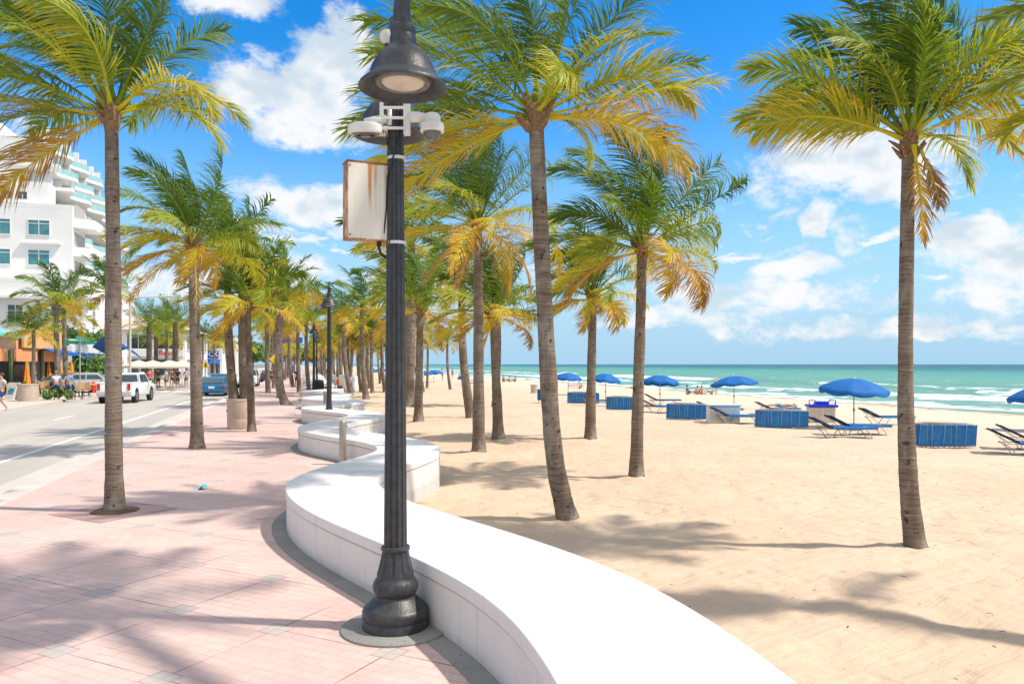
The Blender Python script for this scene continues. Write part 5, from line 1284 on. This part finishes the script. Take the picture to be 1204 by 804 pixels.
def lounger(loc, rz, lab, sling=DBL, back=27):
    """local +x runs from the head end to the foot end"""
    o = empty('beach_lounger', loc, rz, lab, 'lounger', 'open loungers on the sand'); z = .34; b = R(back); hx, hz = -.35-.72*math.cos(b), z+.72*math.sin(b)
    m = MB()
    for x0, x1 in ((-.33, 1.02),):
        m.grid([[(x, y, z-.02*math.sin((x-x0)/(x1-x0)*9)**2) for y in (-.31, -.309, 0, .309, .31)] for x in [x0+(x1-x0)*k/8 for k in range(9)]])
        for sy in (-.312, .312): m.grid([[(x, sy, z+.012), (x, sy, z-.06)] for x in (x0, x1)])
        m.grid([[(x, y, z-.06) for y in (-.31, 0, .31)] for x in (x0, x1)])
    m.build('seat_sling', BLUF, o, smooth=False)
    m = MB(); dx, dz = (hx+.35)/5, (hz-z)/5
    m.grid([[(-.35+dx*k, y, z+dz*k+.014) for y in (-.31, 0, .31)] for k in range(6)]); m.grid([[(-.35+dx*k-.02, y, z+dz*k-.04) for y in (-.31, 0, .31)] for k in range(6)])
    for sy in (-.312, .312): m.grid([[(-.35, sy, z+.014), (-.37, sy, z-.04)], [(hx, sy, hz+.014), (hx-.02, sy, hz-.04)]]); bk = m.build('backrest', sling, o)
    m = MB()
    for sy in (-1, 1): m.tube([(-.35, sy*.3, z), (hx, sy*.3, hz)], .010, 6)
    m.tube([(hx, -.3, hz), (hx, .3, hz)], .012, 6); m.build('back_frame', ALU, bk)
    m = MB()
    for sy in (-1, 1):
        y = sy*.3
        m.tube([(-.75, y, z-.05), (1.05, y, z-.02)], .012, 6)
    m.tube([(1.05, -.3, z), (1.05, .3, z)], .015, 6); m.tube([(-.35, -.3, z), (-.35, .3, z)], .012, 6); m.build('frame', ALU, o)
    for xs in ((-.72, -.45), (.05, -.15), (.62, .85)):
        m = MB()
        for sy in (-1, 1):
            y = sy*.3; m.tube([(xs[0], y, z-.02), (xs[1]-.05*(1 if xs[1] > xs[0] else -1), y, .12), (xs[1], y, .0)], .014, 6)
        m.tube([(xs[1], -.3, 0), (xs[1], .3, 0)], .014, 6); m.build('leg', ALU, o)
    m = MB()
    for sy in (-1, 1): m.tube([(-.6, sy*.27, z-.02), (hx*.72-.1, sy*.27, (z+hz)/2)], .011, 5)
    m.build('back_support', ALU, o); return o
lp = lounger(GB(990, 514), R(-3), 'front one of the pair of loungers below the nearest umbrella')
for (px, py, rz, lab) in ((1008, 511, R(-3), 'rear one of the pair of loungers below the nearest umbrella'), (1042, 499, R(0), 'single lounger left of the lone palm trunk by the surf'), (866, 498, R(0), 'lounger in front of the white locker'), (846, 489, R(2), 'lounger behind the white locker, back up'),
    (778, 485, R(0), 'front lounger under the umbrella by the mid distance palm'), (779, 476.5, R(2), 'rear lounger under the umbrella by the mid distance palm'), (702, 477, R(0), 'lounger right of the short beach palm'), (1215, 535, R(-22), 'front dark blue lounger cut by the right edge'), (1222, 528, R(-22), 'rear dark blue lounger cut by the right edge'),
    (553, 453.5, R(4), 'far lounger near the solitary thin palm'), (914, 487, R(0), 'lounger carrying the sunbather behind the folded loungers')):
    x = copy_tree(lp, GB(px, py), rz, lab)
    if 'sunbather' in lab or '702' in lab: x.scale = (1, 1, .9)
# rental box with blue lid
pb = GB(965, 496.5); o = empty('rental_box', pb, R(-8), 'cream beach rental box with a bright blue lid and carry handles', 'box')
CRM = mat('cream_plastic', (.66, .60, .50), .6, .06); BLID = mat('royal_blue_plastic', (.01, .04, .55), .4)
m = MB(); m.box((0, 0, .32), (1.0, .7, .64)); m.build('body', CRM, o, bevel=.03)
m = MB(); m.box((-.27, -.36, .36), (.4, .02, .3)); m.box((.26, -.36, .36), (.4, .02, .3)); m.build('door', mat('cream_door', (.58, .52, .43), .6), o, bevel=.008)
m = MB(); m.box((0.02, 0, .69), (1.16, .8, .10)); m.box((.02, 0, .80), (.5, .5, .14)); m.build('lid', BLID, o, bevel=.03)
for sx in (-1, 1): m = MB(); m.tube([(sx*.5, -.25, .7), (sx*.52, -.25, .92), (sx*.3, -.25, .95), (sx*.24, -.25, .86)], .028, 8); m.build('handle', GALV if sx < 0 else BLID, o, smooth=True)
o = empty('storage_locker', GB(852, 497), R(-3), 'plain white storage locker with a thin lid behind the loungers', 'locker'); m = MB(); m.box((0, .3, .33), (1.25, .6, .66)); m.build('body', WHITE, o, bevel=.02); m = MB(); m.box((0, .3, .70), (1.34, .7, .06)); m.build('lid', mat('pale_blue_lid', (.45, .58, .66), .5), o, bevel=.015)
o = empty('beach_bin', GB(628, 462), 0, 'plain beige beach bin left of the leaning palm', 'bin'); m = MB(); m.lathe([(.26, 0), (.27, .05), (.30, .62), (.32, .64), (.32, .70), (.28, .71), (.27, .6)], 20); m.build('drum', mat('beige_drum', (.48, .44, .36), .6, .1), o, auto=R(40))
m = MB(); m.lathe([(.278, .2), (.29, .21), (.29, .24), (.281, .25)], 20, cap=False); m.build('hoop', GALV, o)
# life guard tower
o = empty('lifeguard_tower', GB(487, 450), R(10), 'small white lifeguard tower on legs far down the beach', 'lifeguard tower'); sc_ = (EYE+0/F)
m = MB(); m.box((0, 0, 1.55), (1.5, 1.6, 1.2)); m.build('cabin', mat('tower_blue_grey', (.55, .62, .68), .6), o)
m = MB(); m.box((0, 0, .92), (2.3, 2.3, .12)); m.box((0, 0, 2.25), (2.4, 2.4, .12)); m.build('deck_and_roof', WHITE, o)
for sx in (-1, 1):
    for sy in (-1, 1): m = MB(); m.tube([(sx*1.05, sy*1.05, -.3), (sx*1.0, sy*1.0, 2.25)], .06, 6); m.build('leg', WHITE, o)
m = MB(); m.tube([(0, -1.15, .9), (0, -3.2, 0)], .08, 6); m.tube([(.6, -1.15, .9), (.6, -3.2, 0)], .08, 6); m.build('ramp', WHITE, o)
m = MB(); m.box((0, -.81, 1.65), (1.0, .03, .6)); m.build('window', GLASSD, o)

# ================================================================== PEOPLE
SK = mat('skin_tan', (.52, .30, .20), .55, .08, 9); SK2 = mat('skin_brown', (.30, .16, .10), .55, .08, 9)
def cloth(c): return mat('cloth_%d_%d_%d' % tuple(int(x*100) for x in c), c, .85, .12, 14)
BASE = dict(pel=(0, 0, .95), spi=(0, .0, 1.14), che=(0, .0, 1.36), nec=(0, .0, 1.49), jaw=(0, .025, 1.555), hea=(0, .01, 1.635), top=(0, .0, 1.70), nose=(0, .10, 1.60))
for s_, n in ((-1, 'l'), (1, 'r')):
    BASE.update({n+'sh': (s_*.165, 0, 1.41), n+'el': (s_*.225, -.03, 1.13), n+'wr': (s_*.225, .07, .90), n+'ha': (s_*.22, .10, .82), n+'hi': (s_*.09, 0, .90), n+'kn': (s_*.10, .03, .50), n+'an': (s_*.10, -.02, .09), n+'to': (s_*.115, .14, .03)})
RAD = dict(pel=.125, spi=.108, che=.125, nec=.05, jaw=.062, hea=.088, top=.06, nose=.014, sh=.058, el=.04, wr=.027, ha=.03, hi=.085, kn=.055, an=.036, to=.032)
EDG = [('pel', 'spi'), ('spi', 'che'), ('che', 'nec'), ('nec', 'jaw'), ('jaw', 'hea'), ('hea', 'top')]
for n in 'lr': EDG += [('che', n+'sh'), (n+'sh', n+'el'), (n+'el', n+'wr'), (n+'wr', n+'ha'), ('pel', n+'hi'), (n+'hi', n+'kn'), (n+'kn', n+'an'), (n+'an', n+'to')]
def skin_obj(name, pts, edges, rads, roots, matl, parent, sub=2):
    me = bpy.data.meshes.new(name); keys = list(pts); me.from_pydata([pts[k] for k in keys], [(keys.index(a), keys.index(b)) for a, b in edges], []); me.materials.append(matl)
    o = link(name, me, parent); md = o.modifiers.new('skin', 'SKIN'); md.use_smooth_shade = True; md.branch_smoothing = .3
    sv = me.skin_vertices[0].data
    for i, k in enumerate(keys): r = rads[k]; sv[i].radius = (r, r) if not isinstance(r, tuple) else r; sv[i].use_root = k in roots
    ss = o.modifiers.new('sub', 'SUBSURF'); ss.levels = sub; ss.render_levels = sub; return o
def pose(kind):
    P = dict(BASE)
    def shift(keys, d):
        for k in keys: P[k] = tuple(a+b for a, b in zip(P[k], d))
    if kind == 'walk': P.update(lkn=(-.10, .18, .52), lan=(-.10, .22, .10), lto=(-.11, .37, .07), rkn=(.10, -.02, .50), ran=(.10, -.28, .15), rto=(.11, -.18, .03), lel=(-.23, -.12, 1.15), lwr=(-.22, -.10, .92), lha=(-.21, -.10, .84), rel=(.23, .06, 1.14), rwr=(.20, .24, .97), rha=(.19, .29, .90))
    if kind == 'arms': P.update(lel=(-.25, .10, 1.18), lwr=(-.12, .26, 1.20), lha=(-.05, .28, 1.22), rel=(.25, .08, 1.18), rwr=(.12, .26, 1.24), rha=(.05, .28, 1.26), lkn=(-.12, .08, .52), rkn=(.10, -.02, .5), rto=(.12, .10, .03))
    if kind in ('sit', 'sitg'):
        dz = -.95+(.11 if kind == 'sitg' else .12); 
        for k in P: P[k] = (P[k][0], P[k][1], P[k][2]+dz)
        if kind == 'sit':   # on a seat: pelvis at seat height 0
            P.update(lhi=(-.10, .04, .10), rhi=(.10, .04, .10), lkn=(-.13, .46, .09), rkn=(.13, .46, .09), lan=(-.13, .44, -.36), ran=(.13, .48, -.36), lto=(-.14, .58, -.42), rto=(.14, .62, -.42), lel=(-.24, .06, .36), lwr=(-.18, .28, .22), lha=(-.16, .35, .19), rel=(.24, -.10, .34), rwr=(.26, -.2, .12), rha=(.26, -.24, .06))
        else:
            P.update(lhi=(-.10, .04, .10), rhi=(.10, .04, .10), lkn=(-.14, .42, .42), rkn=(.16, .46, .34), lan=(-.13, .70, .09), ran=(.15, .78, .08), lto=(-.14, .85, .04), rto=(.16, .92, .05), lel=(-.26, .10, .36), lwr=(-.18, .34, .42), lha=(-.15, .41, .43), rel=(.26, -.16, .32), rwr=(.28, -.26, .08), rha=(.28, -.30, .03))
    if kind == 'lie':
        P = {k: (v[0], -(v[2]-.9), .12+v[1]) for k, v in P.items()}
        P.update(lel=(-.3, -.5, .08), lwr=(-.18, -.72, .08), lha=(-.10, -.76, .07), rel=(.3, -.5, .08), rwr=(.18, -.72, .08), rha=(.10, -.76, .07), lto=(-.12, .95, .05), rto=(.12, .95, .05))
    return P
def person(loc, rz, kind, label, top=None, bottom=(.03, .08, .20), hair=(.10, .06, .03), skin=SK, long_hair=False, sc=1.0, fingers=True, hat=None):
    o = empty('person', loc, rz, label, 'person'); o.scale = (sc,)*3; P = pose(kind)
    rad = {k: RAD.get(k) or RAD[k[1:]] for k in P}; ed = list(EDG); pts = dict(P); roots = {'pel'}
    ed.append(('hea', 'nose'))
    if fingers:
        for n in 'lr':
            w_, h_ = Vector(P[n+'wr']), Vector(P[n+'ha']); d = (h_-w_).normalized(); sd = d.orthogonal().normalized() if abs(d.z) < .5 else (Vector((0, 1, 0))-d*d.y).normalized()
            for q in range(5):
                a = f'{n}f{q}a'; b = f'{n}f{q}b'; c = f'{n}f{q}c'; x = (q-1.5)*.017 if q < 4 else -.03; ln = (.06, .072, .068, .052, .05)[q]; dd = (d+sd*(x*3 if q < 4 else -.7)).normalized()
                pts[a] = tuple(h_+sd*x-d*.01); pts[b] = tuple(h_+sd*x+dd*ln*.55+d*.01); pts[c] = tuple(h_+sd*x+dd*ln+d*.012+Vector((0, .012, -.006)))
                for k in (a, b, c): rad[k] = .009
                ed += [(a, b), (b, c)]; roots.add(a)
    skin_obj('body', pts, ed, rad, roots, skin, o)
    def mid(a, b, k): return tuple(Vector(P[a]).lerp(Vector(P[b]), k))
    if top:
        q = dict(che=P['che'], spi=P['spi'], w=mid('spi', 'pel', .55), ls=P['lsh'], rs=P['rsh'], le=mid('lsh', 'lel', .6), re=mid('rsh', 'rel', .6)); e = [('che', 'spi'), ('spi', 'w'), ('che', 'ls'), ('che', 'rs'), ('ls', 'le'), ('rs', 're')]
        skin_obj('shirt', q, e, dict(che=.145, spi=.135, w=.145, ls=.078, rs=.078, le=.068, re=.068), {'che'}, cloth(top), o)
    if bottom:
        q = dict(pel=P['pel'], w=mid('pel', 'spi', .35), lh=P['lhi'], rh=P['rhi'], lk=mid('lhi', 'lkn', .7), rk=mid('rhi', 'rkn', .7)); e = [('w', 'pel'), ('pel', 'lh'), ('pel', 'rh'), ('lh', 'lk'), ('rh', 'rk')]
        skin_obj('shorts', q, e, dict(pel=.14, w=.125, lh=.105, rh=.105, lk=.088, rk=.088), {'pel'}, cloth(bottom), o)
    c = Vector(P['hea']); up = (Vector(P['top'])-c).normalized(); fwd = (Vector(P['nose'])-c).normalized()
    m = MB(); m.sphere(c+up*.035-fwd*.022, .098, 14, 10, (1, 1, .95)); 
    if long_hair: m.tube([c-fwd*.05, c-fwd*.09-up*.12, c-fwd*.09-up*.26], [.085, .08, .03], 10)
    m.build('hair', cloth(hair), o, smooth=True)
    if hat: m = MB(); m.lathe([(.18, .02), (.11, .05), (.10, .12), (.02, .14)], 18, M=Matrix.Translation(c+up*.03) @ up.to_track_quat('Z', 'Y').to_matrix().to_4x4()); m.build('hat', cloth(hat), o, smooth=True)
    return o
NAVY = (.02, .05, .16)
person(G(2, 484), R(150), 'walk', 'person in a pale sleeveless top walking, half cut by the left edge', (.55, .50, .45), NAVY, sc=.98)
person(G(66, 470), R(30), 'arms', 'person in a white patterned shirt and navy shorts with raised arms', (.58, .62, .68), NAVY, (.3, .2, .12), sc=.97)
person(G(81, 470), R(5), 'walk', 'person in a blue shirt and bright blue shorts walking away', (.22, .36, .52), (.01, .12, .32), (.45, .30, .14), sc=.97)
person(G(41, 468), R(-60), 'walk', 'person in a blue shirt with fair hair beside the round cream planter', (.10, .22, .45), (.25, .2, .15), (.45, .26, .10), sc=.97)
person(G(219, 456.5), R(200), 'walk', 'person in a lilac top walking left of the second promenade palm', (.55, .38, .55), (.12, .14, .10))
for (px, Y, c, lab) in ((176, 63, (.6, .1, .08), 'person in red standing under the middle cream parasol'), (186, 66, (.08, .1, .15), 'person in dark clothes behind the pickup cab under the parasols'), (195, 62, (.6, .6, .62), 'person in white standing right of the date palm pair'), (202, 68, (.25, .1, .12), 'person in maroon beside the thick date palm'), (209, 66, (.05, .06, .1), 'person in black right of the thick date palm')):
    person(Vector(((px-602)/F*Y, Y, 0)), R(rnd.uniform(0, 360)), 'stand', lab, c, (.05, .06, .1), fingers=False)
person(ST(2.15, 51.4, .5), R(-75), 'sit', 'person in an orange red shirt sitting on the bench edge', (.80, .09, .03), (.06, .10, .22), (.12, .08, .05), sc=1.0)
person(ST(1.65, 51.0, .5), R(60), 'sit', 'dark haired person in a sleeveless top sitting beside the one in red', (.22, .20, .14), (.10, .12, .18), (.02, .015, .012), long_hair=True)
person(G(349, 455), R(20), 'walk', 'person in dark clothes walking far along the promenade', (.04, .04, .05), (.03, .03, .04), fingers=False)
person(G(319, 452), R(10), 'walk', 'small far person between the promenade palms and the road', (.1, .1, .12), (.05, .05, .06), fingers=False)
# on the beach
person(GB(842, 464), R(200), 'stand', 'fair haired bather standing at the water behind the seated couple', None, (.60, .50, .32), (.62, .48, .25), fingers=False)
person(GB(643, 454), R(170), 'stand', 'bather standing at the water left of the leaning palm', (.12, .14, .28), (.1, .1, .2), fingers=False)
person(GB(820, 464), R(10), 'sitg', 'left one of the bare backed couple seated by the water', None, (.04, .06, .2), (.08, .05, .03), fingers=False)
person(GB(825, 464), R(0), 'sitg', 'right one of the bare backed couple seated by the water', None, (.5, .1, .1), (.15, .1, .05), fingers=False)
person(GB(838, 464), R(70), 'sitg', 'crouching bather beside the standing fair haired one', None, (.1, .3, .35), (.2, .12, .06), fingers=False)
person(GB(808, 464), R(-80), 'sitg', 'bather wrapped in navy left of the seated couple', (.02, .05, .25), (.02, .05, .2), (.1, .08, .06), fingers=False)
pl_ = GB(914, 487); person(pl_+Vector((0.15, 0, .32)), R(93), 'lie', 'sunbather lying on a lounger behind the folded blue loungers', None, (.02, .30, .50), (.5, .4, .2), fingers=False, sc=.95)
person(GB(681, 457), R(200), 'sitg', 'bather sitting beside the white cooler far behind the short palm', None, (.4, .1, .1), (.1, .06, .04), fingers=False)
person(GB(744, 457), R(90), 'lie', 'sunbather lying on the sand left of the mid distance palm', None, (.1, .05, .05), (.05, .04, .03), fingers=False)
o = empty('cooler', GB(674, 457), 0, 'small white cooler on the far sand', 'cooler'); m = MB(); m.box((0, 0, .22), (1.1, .5, .44)); m.build('body', WHITE, o, bevel=.03); m = MB(); m.box((0, 0, .47), (1.14, .54, .07)); m.build('lid', CRM, o, bevel=.02)
pc = GB(640, 474); person(pc+Vector((.12, 0, .22)), R(-60), 'sit', 'person reclining in a low blue chair left of the leaning palm', (.45, .60, .68), (.3, .2, .15), (.2, .14, .1), fingers=False)
o = empty('beach_chair', pc, R(30), 'low blue beach chair holding the reclining person', 'chair'); m = MB(); m.box((0, 0, .22), (.55, .5, .03)); m.build('seat', BLUF, o)
m = MB(); m.box((-.32, 0, .52), (.03, .52, .66)); m.build('backrest', BLU, o); m = MB(); [m.tube([(x, y, 0), (x, y, .24)], .015, 6) for x in (-.25, .25) for y in (-.25, .25)]; m.build('legs', ALU, o)
for i, (px, py, k, c) in enumerate(((592, 449, 'sitg', (.5, .1, .12)), (599, 449, 'sitg', None), (606, 449, 'sitg', (.1, .1, .15)), (532, 445, 'stand', (.3, .3, .35)), (540, 446, 'sitg', None), (520, 447, 'stand', None), (560, 448, 'lie', None), (470, 447, 'stand', (.5, .3, .2)), (456, 449, 'sitg', (.6, .2, .1)))):
    person(GB(px, py), R(i*50), k, ['bather in red sitting left in the far row of three by the surf', 'bare bather in the middle of the far row of three by the surf', 'bather in dark top sitting right in the far row of three by the surf', 'tiny bather in grey standing beyond the solitary thin palm', 'tiny seated bather just right of the solitary thin palm', 'tiny bather standing right of the small far umbrellas', 'tiny bather lying on the sand left of the slim palm', 'tiny person in brown standing left of the lamp pole on the sand', 'tiny person in orange seated far right of the bench pair'][i], c, (.1, .1, .2), fingers=False)
# seaweed and driftwood scraps on the sand
rg = random.Random(9); m = MB()
for _ in range(260):
    s_ = rg.uniform(2.3, 16); t = rg.uniform(1, 20)
    if s_ < cl(t)+1: continue
    P = ST(s_, t, sand_z(s_)+.03); a = rg.uniform(0, 6.28); l_ = rg.uniform(.008, .03)
    m.tube([P+Vector((0, 0, .0)), P+Vector((math.cos(a)*l_, math.sin(a)*l_, .008)), P+Vector((math.cos(a+.5)*l_*2, math.sin(a+.5)*l_*2, 0))], rg.uniform(.002, .004), 4)
tag(m.build('sand_debris', mat('dry_weed', (.16, .10, .06), .9, .4), None), 'scattered dark scraps of dry seaweed and twigs on the sand', 'debris', kind='stuff')
